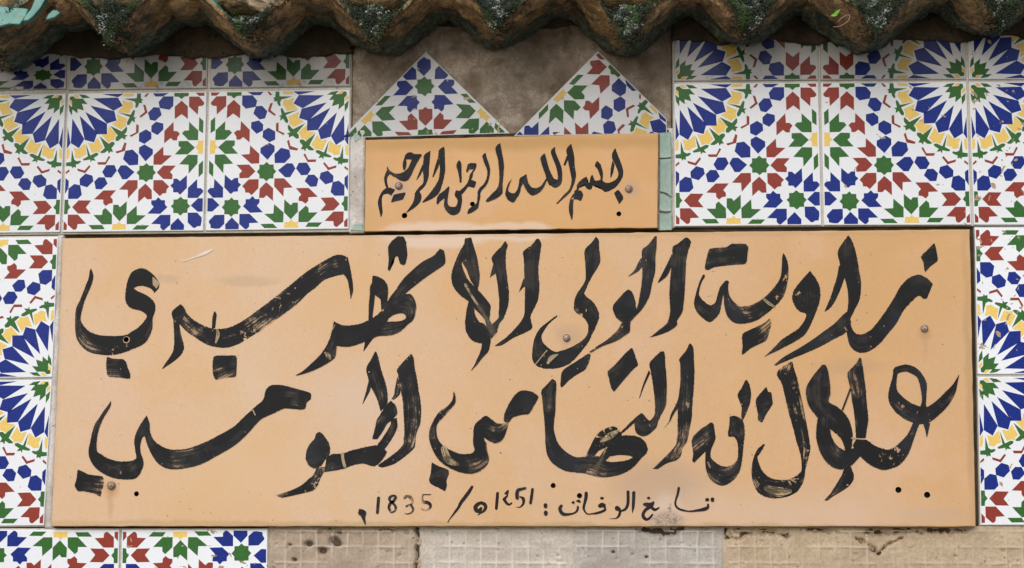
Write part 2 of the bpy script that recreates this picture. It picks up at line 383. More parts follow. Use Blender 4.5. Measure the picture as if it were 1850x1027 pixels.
# tile beds left bare under the large slab, with the imprint of the lost tiles
def bed(x0, x1, mat, label, d, pitch=26.6, seed=0, pits=0, ox=10, oy=12, groove=1, cracks=()):
    y0, y1 = 950, 1215
    (ax, az), (bx, bz) = W(x0-2.6, y0, d), (W(x1+2.6, y0, d)[0], W(x1, y1, d)[1])
    nx, nz = int((bx-ax)/.0016), int((az-bz)/.0016)
    V = []; F = []; RG = []; rnd = random.Random(seed)
    P = pitch * .000783; lx0 = ax + ox*.000783; lz0 = az - (oy + 10)*.000783
    hol = [(rnd.uniform(ax, bx), rnd.uniform(bz, az), rnd.uniform(.0012, .003), rnd.uniform(.002, .004)) for _ in range(40)]
    hol += [(W(x, y, d)[0], W(x, y, d)[1], r*.00078, .009) for x, y, r in (pits or [])]
    CK = [[(W(x, y, d)[0], W(x, y, d)[1], w_*.00078) for x, y, w_ in c] for c in cracks]
    for j in range(nz+1):
        for i in range(nx+1):
            x = ax + (bx-ax)*i/nx; z = az + (bz-az)*j/nz
            wob = noise.noise(Vector((x*60, seed, z*60)))*.0008
            fx = ((x-lx0+wob) / P) % 1; fz = ((z-lz0+wob) / P) % 1
            r = max(math.exp(-((fx-.5)/.055)**2), math.exp(-((fz-.5)/.055)**2))
            if x < lx0 - .2*P or x > bx - .5*P or z > lz0 + .55*P: r = 0
            wear = max(0, min(1, .62 + 1.7*noise.noise(Vector((x*22, 9+seed, z*22)))))
            h = .0026*r*wear + .0016*noise.fractal(Vector((x*36, seed, z*36)), 1, 2, 5)
            for hx, hz, hr, hd in hol:
                q = ((x-hx)**2 + ((z-hz)*1.25)**2) / (hr*hr)
                if q < 4: h -= hd*math.exp(-q*q*1.2)
            for c in CK:
                best = 9
                for (x1, z1_, w1), (x2, z2, w2) in zip(c, c[1:]):
                    dx, dz = x2-x1, z2-z1_; t = max(0, min(1, ((x-x1)*dx+(z-z1_)*dz)/(dx*dx+dz*dz)))
                    jag = .0035*noise.fractal(Vector((x*130, seed, z*130)), 1, 2, 3)
                    best = min(best, abs(math.hypot(x-x1-dx*t, z-z1_-dz*t) + jag) / (w1+(w2-w1)*t))
                if best < 2: h -= .0075*math.exp(-best**4)
            e = min(x-ax, bx-x); h -= groove*.0016*math.exp(-(e/.0020)**2) * (1 + noise.noise(Vector((z*50, seed, 2))))
            V.append((x, -d-h, z)); RG.append(r*wear)
    for j in range(nz):
        for i in range(nx):
            k = j*(nx+1)+i; F.append((k, k+nx+1, k+nx+2, k+1))
    o = child(mesh('mortar_bed', V, F, mat, smooth=True), wall); o['label'] = label
    a = o.data.attributes.new('ridge', 'FLOAT', 'POINT'); a.data.foreach_set('value', RG)
sheet('mortar_bed', [(487, 950), (1960, 950), (1960, 1215), (487, 1215)], .0012, M['gap'])  # dark backing sheet, its colour stands in for shade in pits and cracks
bed(487, 759, M['bed_brown'], 'brownish mortar bed with dark pits beside the bottom tiles', .0075, 27, 1, [(558, 984, 8), (583, 996, 9), (604, 978, 10), (610, 984, 8), (532, 1012, 4), (524, 985, 3)], ox=18, cracks=[[(578, 961, 3), (595, 959, 6), (612, 961, 3)], [(754, 957, 4), (756, 975, 2), (753, 990, 4), (756, 1005, 3), (750, 1027, 4)], [(690, 958, 2), (735, 960, 3)]])
bed(761, 1036, M['bed_pale'], 'palest grey mortar bed with a square grid imprint', .007, 27, 2, ox=12)
bed(1038, 1306, M['bed_grey'], 'grey mortar bed with a square grid imprint and white specks', .0072, 27, 3, [(1108, 998, 3), (1168, 1007, 3)], ox=10, cracks=[[(1150, 956, 2), (1178, 960, 6), (1200, 963, 8), (1222, 959, 6), (1235, 955, 3)]])
bed(1308, 1592, M['bed_tan'], 'tan mortar bed broken along its upper left edge', .0085, 27, 4, [(1589, 1001, 3)], ox=14, groove=.15, cracks=[[(1308, 960, 9), (1315, 974, 4), (1345, 973, 2)], [(1330, 959, 7), (1380, 960, 6), (1425, 970, 2)], [(1547, 973, 1.5), (1568, 986, 3), (1588, 1001, 4), (1606, 984, 2), (1622, 976, 3)], [(1570, 960, 6), (1600, 962, 7)], [(1460, 958, 3), (1510, 960, 3)]])
bed(1594, 1960, M['bed_tan'], 'tan mortar bed under the lower right corner of the large slab', .008, 27, 5, [], ox=6, groove=0, cracks=[[(1596, 994, 3), (1606, 984, 2), (1630, 972, 2)], [(1596, 961, 6), (1640, 958, 5), (1745, 959, 4)]])
sheet('plaster_patch', [(-420, 1232), (2300, 1232), (2300, 3300), (-420, 3300)], .006, M['plaster'])
sheet('plaster_patch', [(487, 1216), (1960, 1216), (1960, 1231), (487, 1231)], .006, M['plaster'])

# ------------------------------------------------------------------ patterned tiles
def z1(px, py): u = (px - 12 - 16*(py-18)/982) / (998 + 16*(py-18)/982); return (u, (py-18)/982)
SUB = {0: lambda x, y: (x, y), 2: lambda x, y: (532.5+x/2, y/2), 3: lambda x, y: (x/2, 513.5+y/2), 4: lambda x, y: (532.5+x/2, 513.5+y/2)}
ON, OFF = True, False
PT = [ # (sub, colour, on the diagonal axis, points)
 (3, 2, ON, "408,512 440,548 502,548 507,605 545,645 507,690 507,745 450,745 412,783 372,748 312,745 312,690 272,650 308,608 308,550 370,548"),
 (3, 2, ON, "885,18 925,57 985,57 988,115 1025,155 990,195 990,253 935,253 890,292 848,253 790,250 788,197 750,158 785,115 783,57 845,57"),
 (3, 1, OFF, "527,745 672,745 803,870 672,875 672,925 640,965 615,962 530,885"),
 (3, 1, OFF, "705,497 742,538 805,540 805,590 770,632 858,725 675,730 573,638 608,598 608,540 662,538"),
 (3, 1, OFF, "420,790 525,890 525,965 335,968 330,890"),
 (3, 1, ON, "175,755 315,752 318,880 250,945 200,948 125,935 120,890 95,855 100,830"),
 (3, 3, ON, "550,355 640,262 780,260 783,385 690,483 648,448 597,445 592,400"),
 (3, 3, OFF, "890,303 992,392 995,568 902,488 862,525 797,522 800,395"),
 (0, 3, OFF, "502,640 570,640 635,705 572,708 570,768 502,695"),
 (0, 2, OFF, "507,820 577,880 577,948 515,948 440,888 505,886"),
 (0, 2, OFF, "578,788 628,830 640,812 675,812 678,875 630,928 580,878"),
 (0, 2, OFF, "732,833 752,850 755,882 818,882 755,948 684,948 684,880"),
 (0, 4, OFF, "632,930 650,947 682,948 680,965 686,985 583,985 587,965 585,948 615,948"),
 (0, 2, OFF, "415,958 505,957 537,987 445,987"), (0, 2, OFF, "755,952 853,952 825,983 735,982"),
 (0, 1, ON, "540,425 600,440 610,490 570,532 500,532 495,470"),
 (0, 1, OFF, "585,535 625,535 648,572 613,633 578,633 525,583"),
 (0, 1, OFF, "670,532 728,532 758,580 735,618 690,620 652,572"),
 (0, 1, OFF, "740,618 783,617 814,648 803,700 760,702 717,662"),
 (0, 1, OFF, "878,590 920,628 918,670 865,687 820,643 828,605"),
 (0, 1, OFF, "958,662 1000,695 1002,767 932,767 903,740 915,672"),
 (0, 1, OFF, "1032,620 1035,732 1000,692 998,640"),
 (0, 3, OFF, "657,710 748,710 815,772 748,775 748,800 730,820 705,803 680,800 680,775 697,755"),
 (0, 3, OFF, "835,780 925,778 972,825 930,870 838,872 873,828"),
 (0, 2, OFF, "1036,772 1000,773 1000,803 983,825 1002,845 1005,872 1040,875"),
 (0, 3, OFF, "930,878 1002,878 1003,948 960,985 945,983 935,970 932,945 870,942"),
 (0, 3, OFF, "1037,922 1008,948 1010,985 1040,985"),
 (0, 3, ON, "580,380 593,368 606,412 662,432 655,446 600,437"),
 (0, 3, OFF, "700,475 712,467 735,510 795,510 787,528 733,528"),
 (0, 3, OFF, "842,540 852,530 885,568 938,553 935,570 880,587"),
 (0, 3, OFF, "997,558 1025,578 1023,593 993,573"),
 (0, 2, OFF, "672,368 695,368 712,382 780,325 740,410 775,440 765,447 742,445 718,428 712,452 700,437 680,437 693,412 670,385"),
 (0, 2, OFF, "785,448 805,443 845,462 878,378 862,468 898,487 893,498 870,495 845,490 842,512 833,497 805,500 820,480 790,462"),
 (0, 2, OFF, "468,70 483,65 485,22 510,22 515,60 605,62 530,82 520,100 525,125 515,130 500,110 498,95 473,95 480,80"),
 (2, 4, ON, "370,530 375,620 485,635 375,750 330,725 285,715 280,670 245,635"),
 (2, 4, OFF, "520,670 575,755 665,740 600,890 540,870 490,880 480,845 440,815"),
 (2, 4, OFF, "700,755 795,830 870,810 845,890 850,950 780,965 735,930 680,910"),
 (2, 4, OFF, "925,815 990,840 990,970 940,965 925,900"),
 (2, 1, ON, "370,470 690,290 525,605 372,613"),
 (2, 1, OFF, "783,358 708,703 572,740 527,605"), (2, 1, OFF, "888,398 908,745 790,820 713,690"), (2, 1, OFF, "968,515 980,830 912,748"),
 (2, 2, ON, "905,65 915,110 880,150 882,250 803,320 808,240 710,270 735,180 665,180 730,100 845,98 870,62"),
 (2, 2, OFF, "953,190 935,290 895,355 888,245"), (2, 4, OFF, "890,150 935,110 942,165 900,205"),
]
PATTERN = []
for sub, colr, on, s in PT:
    p = [z1(*SUB[sub](*map(float, t.split(',')))) for t in s.split()]
    PATTERN.append((colr, p))
    if not on: PATTERN.append((colr, [(1-v, 1-u) for u, v in p]))
# the drawing goes slightly short of the tile's edge
PATTERN = [(c, [(min(.992, max(.008, u)), min(.992, max(.008, v))) for u, v in p]) for c, p in PATTERN]
def clip(poly, a, b, c):          # keep a*u + b*v <= c
    out = []
    for i in range(len(poly)):
        p, q = poly[i-1], poly[i]; fp, fq = a*p[0]+b*p[1]-c, a*q[0]+b*q[1]-c
        if (fp <= 0) != (fq <= 0):
            t = fp/(fp-fq); out.append((p[0]+(q[0]-p[0])*t, p[1]+(q[1]-p[1])*t))
        if fq <= 0: out.append(q)
    return out
def turn(p, k):                   # rotate the drawing so its rosette sits at TR, BR, BL, TL for k = 0..3
    u, v = p
    for _ in range(k): u, v = 1-v, u
    return (u, v)
K = {'TR': 0, 'BR': 1, 'BL': 2, 'TL': 3}
D_T = .0105
def patterned_tile(label, fmap, k=0, planes=(), wear=.25, dirt=0.0, d=D_T, gap=.0075, group='patterned wall tiles', tilt=0):
    """fmap carries tile coordinates (u right, v down) to the wall; planes clip the tile, each a (a,b,c): a*u+b*v<=c"""
    out = [(0, 0), (1, 0), (1, 1), (0, 1)]
    for a, b, c in planes: out = clip(out, a, b, c)
    body = [fmap(u, v) for u, v in out]
    V, F = prism(body, -d, -.004, .0011); mi = [0]*len(F)
    base = len(V)
    for colr, p in PATTERN:
        q = [turn(t, k) for t in p]
        for a, b, c in planes: q = clip(q, a, b, c - gap*math.hypot(a, b)) if len(q) > 2 else []
        if len(q) < 3: continue
        pts = [fmap(u, v) for u, v in q]
        A = sum(pts[i-1][0]*pts[i][1] - pts[i][0]*pts[i-1][1] for i in range(len(pts)))
        if abs(A) < 1e-7: continue
        if A < 0: pts = pts[::-1]
        i0 = len(V); V += [(x, -d - .00018, z) for x, z in pts]; F.append(tuple(range(i0, i0+len(pts)))); mi.append(colr)
    cx = sum(p[0] for p in body)/len(body); cz = min(p[1] for p in body)
    V = [(x-cx, y, z-cz) for x, y, z in V]
    o = mesh('wall_tile', V, F, [M[c] for c in PAL], mi)
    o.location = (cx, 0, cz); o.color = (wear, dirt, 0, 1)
    o.rotation_euler = (random.uniform(-.004, .004)*0, 0, 0)
    tag(o, label, 'wall tile', group); return o
def quad(TL, TR, BR, BL, ins=2.2):
    c = [W(*p, D_T) for p in (TL, TR, BR, BL)]
    def f(u, v):
        m = ins / 262.0
        u = m + u*(1-2*m); v = m + v*(1-2*m)
        a = (c[0][0]+(c[1][0]-c[0][0])*u, c[0][1]+(c[1][1]-c[0][1])*u); b = (c[3][0]+(c[2][0]-c[3][0])*u, c[3][1]+(c[2][1]-c[3][1])*u)
        return (a[0]+(b[0]-a[0])*v, a[1]+(b[1]-a[1])*v)
    return f
def row_above(TLb, TRb, h=258, lean=5):   # a tile whose lower edge runs TLb..TRb
    return quad((TLb[0]+lean, TLb[1]-h), (TRb[0]+lean*.6, TRb[1]-h), TRb, TLb)
J0, J1, J2 = (121, 167), (375.6, 163.5), (634.5, 160)
B0, B1, B2 = (110, 422), (369.3, 419.5), (632, 416)
T = patterned_tile
# main row, left
T('patterned tile left of the blue sun tile pair, cut off by the left edge of the picture', quad((-136, 171), J0, B0, (-150, 425)), K['TR'], wear=.2, dirt=.12)
T('whole patterned tile with a rosette in its upper left corner, above the left end of the large slab', quad(J0, J1, B1, B0), K['TL'], wear=.3, dirt=.10)
T('whole patterned tile with a rosette in its upper right corner, left of the small slab', quad(J1, J2, B2, B1), K['TR'], wear=.42, dirt=.08)
# grimy cut row under the eave, left, with eave shade in its tone
cut = [(0, -1, -.60)]
T('grimy shade-darkened strip of cut tile under the eave, at the far left edge', quad((-136, 8), (124, 4), (121.5, 165), (-136, 169)), K['TL'], [(0, -1, -.02), (0, 1, .985)], wear=.25, dirt=.68)
T('grimy shade-darkened cut tile with blue star at lower left, under the second eave tile from the left', row_above((122, 165.5), (376, 162), 256), K['TR'], cut, .45, .68)
T('grimy shade-darkened cut tile under the eave, directly left of the bare plaster', row_above((376.5, 162), (635, 158.5), 256), K['TR'], cut, .25, .68)
# main row, right
R0, R1, R2 = (1215.5, 149), (1480.5, 147), (1748, 146)
Q0, Q1, Q2 = (1217, 411.5), (1486.5, 409.5), (1757.4, 408.8)
T('whole patterned tile with a quarter rosette in its upper left corner, right of the small slab', quad(R0, R1, Q1, Q0), K['TL'], wear=.30, dirt=.12)
T('whole chipped patterned tile with a quarter rosette in its upper right corner, above the right end of the large slab', quad(R1, R2, Q2, Q1), K['TR'], wear=.62, dirt=.10)
T('chipped patterned tile at the right edge of the picture, lower half of the full sun rosette', quad(R2, (2013, 145.5), (2026, 408.5), Q2), K['TL'], wear=.95, dirt=.10)
cutr = [(0, -1, -.66)]
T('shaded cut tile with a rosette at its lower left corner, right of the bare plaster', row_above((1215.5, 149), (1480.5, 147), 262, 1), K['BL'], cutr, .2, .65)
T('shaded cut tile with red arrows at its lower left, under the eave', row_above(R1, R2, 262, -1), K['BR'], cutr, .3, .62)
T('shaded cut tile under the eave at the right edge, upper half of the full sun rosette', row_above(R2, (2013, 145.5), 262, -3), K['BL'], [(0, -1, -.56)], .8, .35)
# left column
L1, L2, L3 = (107.5, 426), (96.5, 684), (81.5, 952)
T('patterned tile beside the upper left of the large slab', quad((-151, 430), L1, L2, (-165, 688)), K['BR'], wear=.15)
T('patterned tile beside the lower left of the large slab', quad((-165, 688), L2, L3, (-180, 955)), K['TR'], wear=.2)
# right column
C1, C2, C3 = (1758.5, 409.5), (1763.8, 679), (1769, 951.5)
T('speckled patterned tile beside the upper right of the large slab', quad(C1, (2028, 409), (2034, 678), C2), K['BL'], wear=.95)
T('speckled patterned tile beside the lower right of the large slab', quad(C2, (2034, 678), (2040, 951), C3), K['TL'], wear=.7)
# bottom row
T('patterned tile under the left corner of the large slab, cut off by the corner of the picture', quad((-50, 955), (218, 955), (213, 1223), (-58, 1223)), K['BR'], wear=.25)
T('patterned tile under the large slab, next to the bare brownish mortar', quad((218, 955), (485.5, 954.5), (484, 1222), (213, 1223)), K['BL'], wear=.8)
# the two triangles cut from tiles set on their corners
def diamond(ax, ay, ang_tl, side=259.0, sx=0.0):
    """apex pixel; the tile corner named by ang_tl points up"""
    h = side/math.sqrt(2)
    def f(u, v):
        a, b = {'TL': (u, v), 'BL': (1-v, u)}[ang_tl]      # a runs along the right-hand edge, b along the left-hand one
        return W(ax + (a-b)*h, ay + (a+b)*h + (a-b)*h*sx, D_T)
    return f
fB = diamond(769, 93, 'BL', 262, -.028)
# BL corner up: a = 1-v, b = u ; keep a+b <= t
T('triangular cut tile with a blue star at its tip, above the left half of the small slab', fB, 0, [(1, -1, .825-1.0)], .85, .42, group='triangular cut tiles')
fT = diamond(1080, 92, 'TL', 262, -.015)
T('triangular cut tile with a red tip and yellow rosette corner, above the right half of the small slab', fT, 0, [(1, 1, .822), (1, -1, .676)], .55, .42, group='triangular cut tiles')

# ------------------------------------------------------------------ slivers of teal tile beside the small slab
def sliver(pts, label):
    P = [W(x, y, .011) for x, y in pts]; V, F = prism(P, -.011, -.003, .001)
    cx = sum(p[0] for p in P)/len(P); cz = min(p[1] for p in P)
    o = mesh('tile_sliver', [(x-cx, y, z-cz) for x, y, z in V], F, M['teal']); o.location = (cx, 0, cz)
    tag(o, label, 'tile sliver', 'slivers of teal glazed tile')
sliver([(1191, 240), (1212, 239), (1213, 284), (1204, 286), (1191, 286)], 'teal tile sliver, topmost on the right of the small slab')
sliver([(1191, 288), (1213, 287), (1213.5, 356), (1205, 350), (1192, 346)], 'longest pale teal tile sliver, second from the top right of the small slab')
sliver([(1191, 350), (1200, 350), (1213, 360), (1213, 382), (1203, 383), (1191, 381)], 'short cracked teal sliver, third from the top right of the small slab')
sliver([(1190.5, 386), (1203, 388), (1214, 386), (1214, 416), (1191, 417)], 'teal tile sliver, lowest on the right of the small slab')
sliver([(633, 417), (640, 405), (656, 403), (656, 418)], 'small teal tile chip at the lower left corner of the small slab')
sliver([(638, 240), (649, 244), (654, 251), (641, 257)], 'tiny teal chip at the upper left corner of the small slab')

# ------------------------------------------------------------------ the two slabs
D_P = .0205
def slab(name, label, corners, holes, screws, front, bm_='board'):
    root = empty(name, (*W((corners[2][0]+corners[3][0])/2, corners[2][1], front)[:1], 0, W(corners[3][0], corners[3][1], front)[1]))
    tag(root, label, 'sign', 'inscribed ochre signs', 'thing')
    c = [W(*p, front) for p in corners]
    # outline with slightly uneven edges
    pts = []
    for i in range(4):
        a, b = Vector(c[i]), Vector(c[(i+1) % 4]); n = max(4, int((b-a).length/.012))
        for j in range(n):
            q = a.lerp(b, j/n); e = (b-a).normalized()
            off = noise.fractal(Vector((q.x*45, 7, q.y*45)), 1, 2, 3)*.0007 if j else 0
            pts.append((q.x - e.y*off, q.y + e.x*off))
    V, F = prism(pts, -front, -.003, .0014); mi = [1]*len(F); mi[-2] = 0
    n = len(pts)
    for i in range(2*n, 3*n): mi[i] = 0
    body = mesh('board', V, F, [M[bm_], M['board_edge']], mi)
    if holes:                      # drill the holes for real
        HV, HF = [], []
        for px, py, r in holes:
            x, z = W(px, py, front); rr = r*.00078; b0 = len(HV); k = 20
            for yy in (-front-.01, -front+.013):
                HV += [(x+rr*math.cos(2*math.pi*i/k), yy, z+rr*math.sin(2*math.pi*i/k)) for i in range(k)]
            HF += [(b0+i, b0+(i+1) % k, b0+k+(i+1) % k, b0+k+i) for i in range(k)] + [tuple(b0+i for i in range(k))[::-1], tuple(b0+k+i for i in range(k))]
        cut_o = mesh('drill', HV, HF, M['hole'])
        cut_o.data.materials.clear(); cut_o.data.materials.append(M['board']); cut_o.data.materials.append(M['board_edge']); cut_o.data.materials.append(M['hole'])
        for p in cut_o.data.polygons: p.material_index = 2
        body.data.materials.append(M['hole'])
        import bmesh
        for o_ in (body, cut_o):
            bm = bmesh.new(); bm.from_mesh(o_.data); bmesh.ops.recalc_face_normals(bm, faces=bm.faces); bm.to_mesh(o_.data); bm.free()
        md = body.modifiers.new('b', 'BOOLEAN'); md.object = cut_o; md.operation = 'DIFFERENCE'; md.solver = 'EXACT'
        dg = bpy.context.evaluated_depsgraph_get(); me = bpy.data.meshes.new_from_object(body.evaluated_get(dg))
        body.modifiers.clear(); body.data = me; bpy.data.objects.remove(cut_o)
    child(body, root)
    for px, py, r in screws:
        x, z = W(px, py, front); rr = r*.00078; V = []; F = []; k = 18; prof = [(1, 0), (1, .25), (.92, .5), (.7, .72), (.35, .86), (.0, .9)]
        for a, h in prof:
            V += [(x+rr*a*math.cos(2*math.pi*i/k), -front-rr*h, z+rr*a*math.sin(2*math.pi*i/k)) for i in range(k)]
        for j in range(len(prof)-1):
            for i in range(k): F.append((j*k+i, j*k+(i+1) % k, (j+1)*k+(i+1) % k, (j+1)*k+i))
        child(mesh('screw', V, F, M['rust'], smooth=True), root)
    return root
big = slab('inscribed_sign', 'large ochre slab with two lines of big black calligraphy and a dated line below', [(92.5, 951.5), (1763, 952), (1752.5, 414.5), (113, 430.5)],
           [(246.6, 892.6, 4.4), (999.4, 877.6, 4.5), (1047, 896, 4.6), (1623, 885.4, 5.2), (1675, 894.4, 5.3), (228, 614, 5)],
           [(1023.6, 611, 6.6), (1670, 594, 6.6), (201.5, 877.6, 7.4)], D_P)
D_S = .0185
small = slab('inscribed_sign', 'small ochre slab with one line of black calligraphy, under the triangular tiles', [(658, 419), (1188, 412.5), (1190, 240.5), (660, 253)],
             [(730.8, 389.9, 5), (853.5, 369, 4.4), (1118, 386.8, 4.4)], [(720.6, 336, 6.8), (1136, 341.6, 6.8)], D_S, 'board_small')

# ------------------------------------------------------------------ brush lettering
REG = {'T1': (110, 425, 5), 'T2': (450, 425, 5), 'T3': (790, 425, 5), 'T4': (1130, 425, 5), 'T5': (1420, 425, 5),
       'M1': (110, 600, 5), 'M2': (450, 600, 5), 'M3': (790, 600, 5), 'M4': (1130, 600, 5), 'M5': (1420, 600, 5),
       'B1': (110, 745, 5), 'B2': (450, 745, 5), 'B3': (790, 745, 5), 'B4': (1130, 745, 5), 'B5': (1420, 745, 5),
       'A1': (670, 245, 6.419), 'A2': (900, 245, 6.419), 'D1': (640, 870, 10), 'D2': (800, 870, 10), 'D3': (960, 870, 10), 'D4': (1130, 870, 10)}
def cr(P, n=7):
    out = []
    for i in range(len(P)-1):
        p0, p1, p2, p3 = P[max(0, i-1)], P[i], P[i+1], P[min(len(P)-1, i+2)]
        for j in range(n):
            t = j/n
            out.append(tuple(.5*((2*b) + (-a+c)*t + (2*a-5*b+4*c-d)*t*t + (-a+3*b-3*c+d)*t**3) for a, b, c, d in zip(p0, p1, p2, p3)))
    out.append(tuple(P[-1])); return out
CNT = [0]
class Word:
    def __init__(s, front): s.V = []; s.F = []; s.uv = []; s.dry = []; s.edge = []; s.front = front
    def _y(s): CNT[0] += 1; return -s.front - .00015 - .00006*(CNT[0] % 17)
    def ribbon(s, reg, txt, dry=.35):
        x0, y0, k = REG[reg]; P = [tuple(map(float, t.split(','))) for t in txt.split()]
        P = [(x0+a/k, y0+b/k, x0+c/k, y0+d/k) for a, b, c, d in P]
        s._strip(cr(P), dry)
    def line(s, reg, txt, dry=.3, cap=True):
        x0, y0, k = REG[reg]; P = [tuple(map(float, t.split(','))) for t in txt.split()]
        C = cr([(x0+a/k, y0+b/k, w_*1.12/k) for a, b, w_ in P]); L = []
        for i, (x, y, w_) in enumerate(C):
            a, b = C[max(0, i-1)], C[min(len(C)-1, i+1)]; t = Vector((b[0]-a[0], b[1]-a[1]))
            t = t.normalized() if t.length > 1e-6 else Vector((1, 0)); nx, ny = -t.y*w_/2, t.x*w_/2
            L.append((x+nx, y+ny, x-nx, y-ny, t))
        if cap:
            def end(e, sgn):
                x, y = (e[0]+e[2])/2, (e[1]+e[3])/2; hx, hy = (e[0]-e[2])/2, (e[1]-e[3])/2; r = math.hypot(hx, hy); t = e[4]; res = []
                for q in (.35, .65, .88, .99):
                    c = math.sqrt(1-q*q); res.append((x+hx*c+t.x*r*q*sgn, y+hy*c+t.y*r*q*sgn, x-hx*c+t.x*r*q*sgn, y-hy*c+t.y*r*q*sgn, t))
                return res
            L = end(L[0], -1)[::-1] + L + end(L[-1], 1)
        s._strip([l[:4] for l in L], dry)
    def _strip(s, R, dry):
        wmax = max(math.hypot(r[0]-r[2], r[1]-r[3]) for r in R)*.00078; y = s._y(); NC = 9; b = len(s.V); u = random.random()*3; prev = None; off = random.random()*2
        for r in R:
            m = ((r[0]+r[2])/2, (r[1]+r[3])/2)
            if prev: u += math.hypot(m[0]-prev[0], m[1]-prev[1])*.00078
            prev = m; wd = math.hypot(r[0]-r[2], r[1]-r[3])*.00078
            for j in range(NC):
                t = j/(NC-1); x, z = W(r[0]+(r[2]-r[0])*t, r[1]+(r[3]-r[1])*t, s.front)
                s.V.append((x, y, z)); s.uv.append((u, off+(t-.5)*max(wd, .01)*.5)); s.dry.append(dry)
                s.edge.append(min(1, min(t, 1-t)*wd/min(.0030, max(.0004, wmax*.16))))
        for i in range(len(R)-1):
            for j in range(NC-1):
                q = b+i*NC+j; s.F.append((q, q+1, q+NC+1, q+NC))
    def blob(s, reg, txt, dry=.35, round_=True, ang=.3):
        x0, y0, k = REG[reg]; P = [tuple(map(float, t.split(','))) for t in txt.split()]
        P = [(x0+a/k, y0+b/k) for a, b in P]
        if round_:
            n = len(P); C = []
            for i in range(n):
                p0, p1, p2, p3 = P[i-1], P[i], P[(i+1) % n], P[(i+2) % n]
                for j in range(5):
                    t = j/5; f = .5; m1 = [(c-a)*f*.55 for a, c in zip(p0, p2)]; m2 = [(d-b)*f*.55 for b, d in zip(p1, p3)]
                    h = (2*t**3-3*t*t+1, t**3-2*t*t+t, -2*t**3+3*t*t, t**3-t*t)
                    C.append(tuple(h[0]*a+h[1]*m+h[2]*b_+h[3]*n_ for a, m, b_, n_ in zip(p1, m1, p2, m2)))
            P = C
        y = s._y(); b = len(s.V); ca, sa = math.cos(ang), math.sin(ang); off = random.random()*3
        n = len(P); cx = sum(p[0] for p in P)/n; cy = sum(p[1] for p in P)/n
        for ring, fac in ((0, 1.0), (1, .86), (2, .45)):
            for px, py in P:
                qx, qy = cx+(px-cx)*fac, cy+(py-cy)*fac
                x, z = W(qx, qy, s.front); s.V.append((x, y, z)); s.uv.append((off+(x*ca+z*sa), off+(-x*sa+z*ca)*.5)); s.dry.append(dry); s.edge.append((0, .8, 1)[ring])
        for r in range(2):
            for i in range(n): j = (i+1) % n; s.F.append((b+r*n+i, b+r*n+j, b+(r+1)*n+j, b+(r+1)*n+i))
        s.F.append(tuple(b+2*n+i for i in range(n)))
    def ell(s, reg, cx, cy, rx, ry, dry=.2):
        s.blob(reg, ' '.join(f'{cx+rx*math.cos(2*math.pi*i/12)*(1+.08*math.sin(3*i)):.1f},{cy+ry*math.sin(2*math.pi*i/12):.1f}' for i in range(12)), dry)
    def build(s, parent, mat='paint', label=None, name='painted_lettering'):
        me = bpy.data.meshes.new(name); me.from_pydata(s.V, [], s.F); me.materials.append(M[mat])
        uvl = me.uv_layers.new(name='UVMap')
        for l in me.loops: uvl.data[l.index].uv = s.uv[l.vertex_index]
        for nm, dat in (('dry', s.dry), ('edge', s.edge)):
            a = me.attributes.new(nm, 'FLOAT', 'POINT')
            for i, v in enumerate(dat): a.data[i].value = v
        o = bpy.data.objects.new(name, me); COL.objects.link(o); child(o, parent)
        if label: o['label'] = label

#LETTERS
A = Word(D_P)            # first line, rightmost word
A.ribbon('T5', "1328,440,1275,572 1270,385,1245,580 1195,356,1200,552 1110,385,1140,600 1030,465,1060,690 970,575,1000,800 895,690,935,880 830,780,870,960 765,855,800,1025 700,890,735,1058 655,895,670,1068 615,872,610,1040 592,825,570,985 575,765,545,870", .12)
A.ribbon('T5', "560,2,580,20 510,70,612,85 465,150,645,210 478,230,660,300 490,300,672,370 525,380,680,440 550,470,675,540 560,560,655,615 558,640,610,700 548,705,580,765", .12)
A.ribbon('T5', "560,690,590,790 525,708,545,880 440,795,430,945 340,870,300,1015 230,950,150,1080 120,1020,20,1133 -20,1100,-70,1172 -108,1172,-90,1183", .2)
A.ribbon('T5', "478,270,535,370 460,370,510,450 430,470,475,535 390,590,415,645 346,688,355,693", .2)
A.blob('T5', "1338,73 1358,130 1372,210 1365,240 1310,280 1258,335 1248,310 1240,250 1217,192 1270,140", .15)
A.ribbon('T5', "212,326,220,326 120,430,270,390 70,500,300,450 52,570,314,520 75,640,308,590 120,690,290,650 178,712,262,725 168,765,230,800 115,840,180,890 60,878,120,940 -40,945,20,998 -130,1035,-110,1062 -196,1098,-194,1101", .15)
A.blob('T4', "760,125 830,113 910,108 960,80 1080,78 1112,110 1100,230 1080,265 985,270 805,292 740,322 715,300 730,200", .45, ang=.15)
A.ribbon('T4', "1422,165,1430,165 1413,210,1462,230 1408,310,1475,320 1392,395,1462,440 1335,480,1425,560 1250,565,1330,665 1150,625,1200,765 1050,642,1080,802 990,612,985,795 945,555,920,735 930,500,892,640 930,450,885,540 935,420,880,480 915,408,895,420", .62)
A.ribbon('T4', "905,408,935,425 860,460,905,500 832,530,880,560 815,595,865,640 790,625,845,715 760,630,765,788 715,602,690,745 680,565,640,690 665,530,618,620 672,480,635,530 690,425,655,460 718,375,683,385 710,352,700,360", .3)
A.blob('T4', "1300,755 1320,780 1305,860 1275,950 1200,990 1130,1025 1050,1087 1055,1000 1050,910 1075,878 1180,830 1260,790", .6, ang=.7)
A.build(big)
A = Word(D_P)            # first line, second word
A.ribbon('T4', "540,22,565,25 475,75,592,62 425,110,570,140 422,190,550,230 412,290,545,335 400,420,540,450 395,560,528,610 402,680,515,695 385,765,470,770 365,805,465,815 280,875,400,865 235,912,290,908 213,922,220,923", .3)
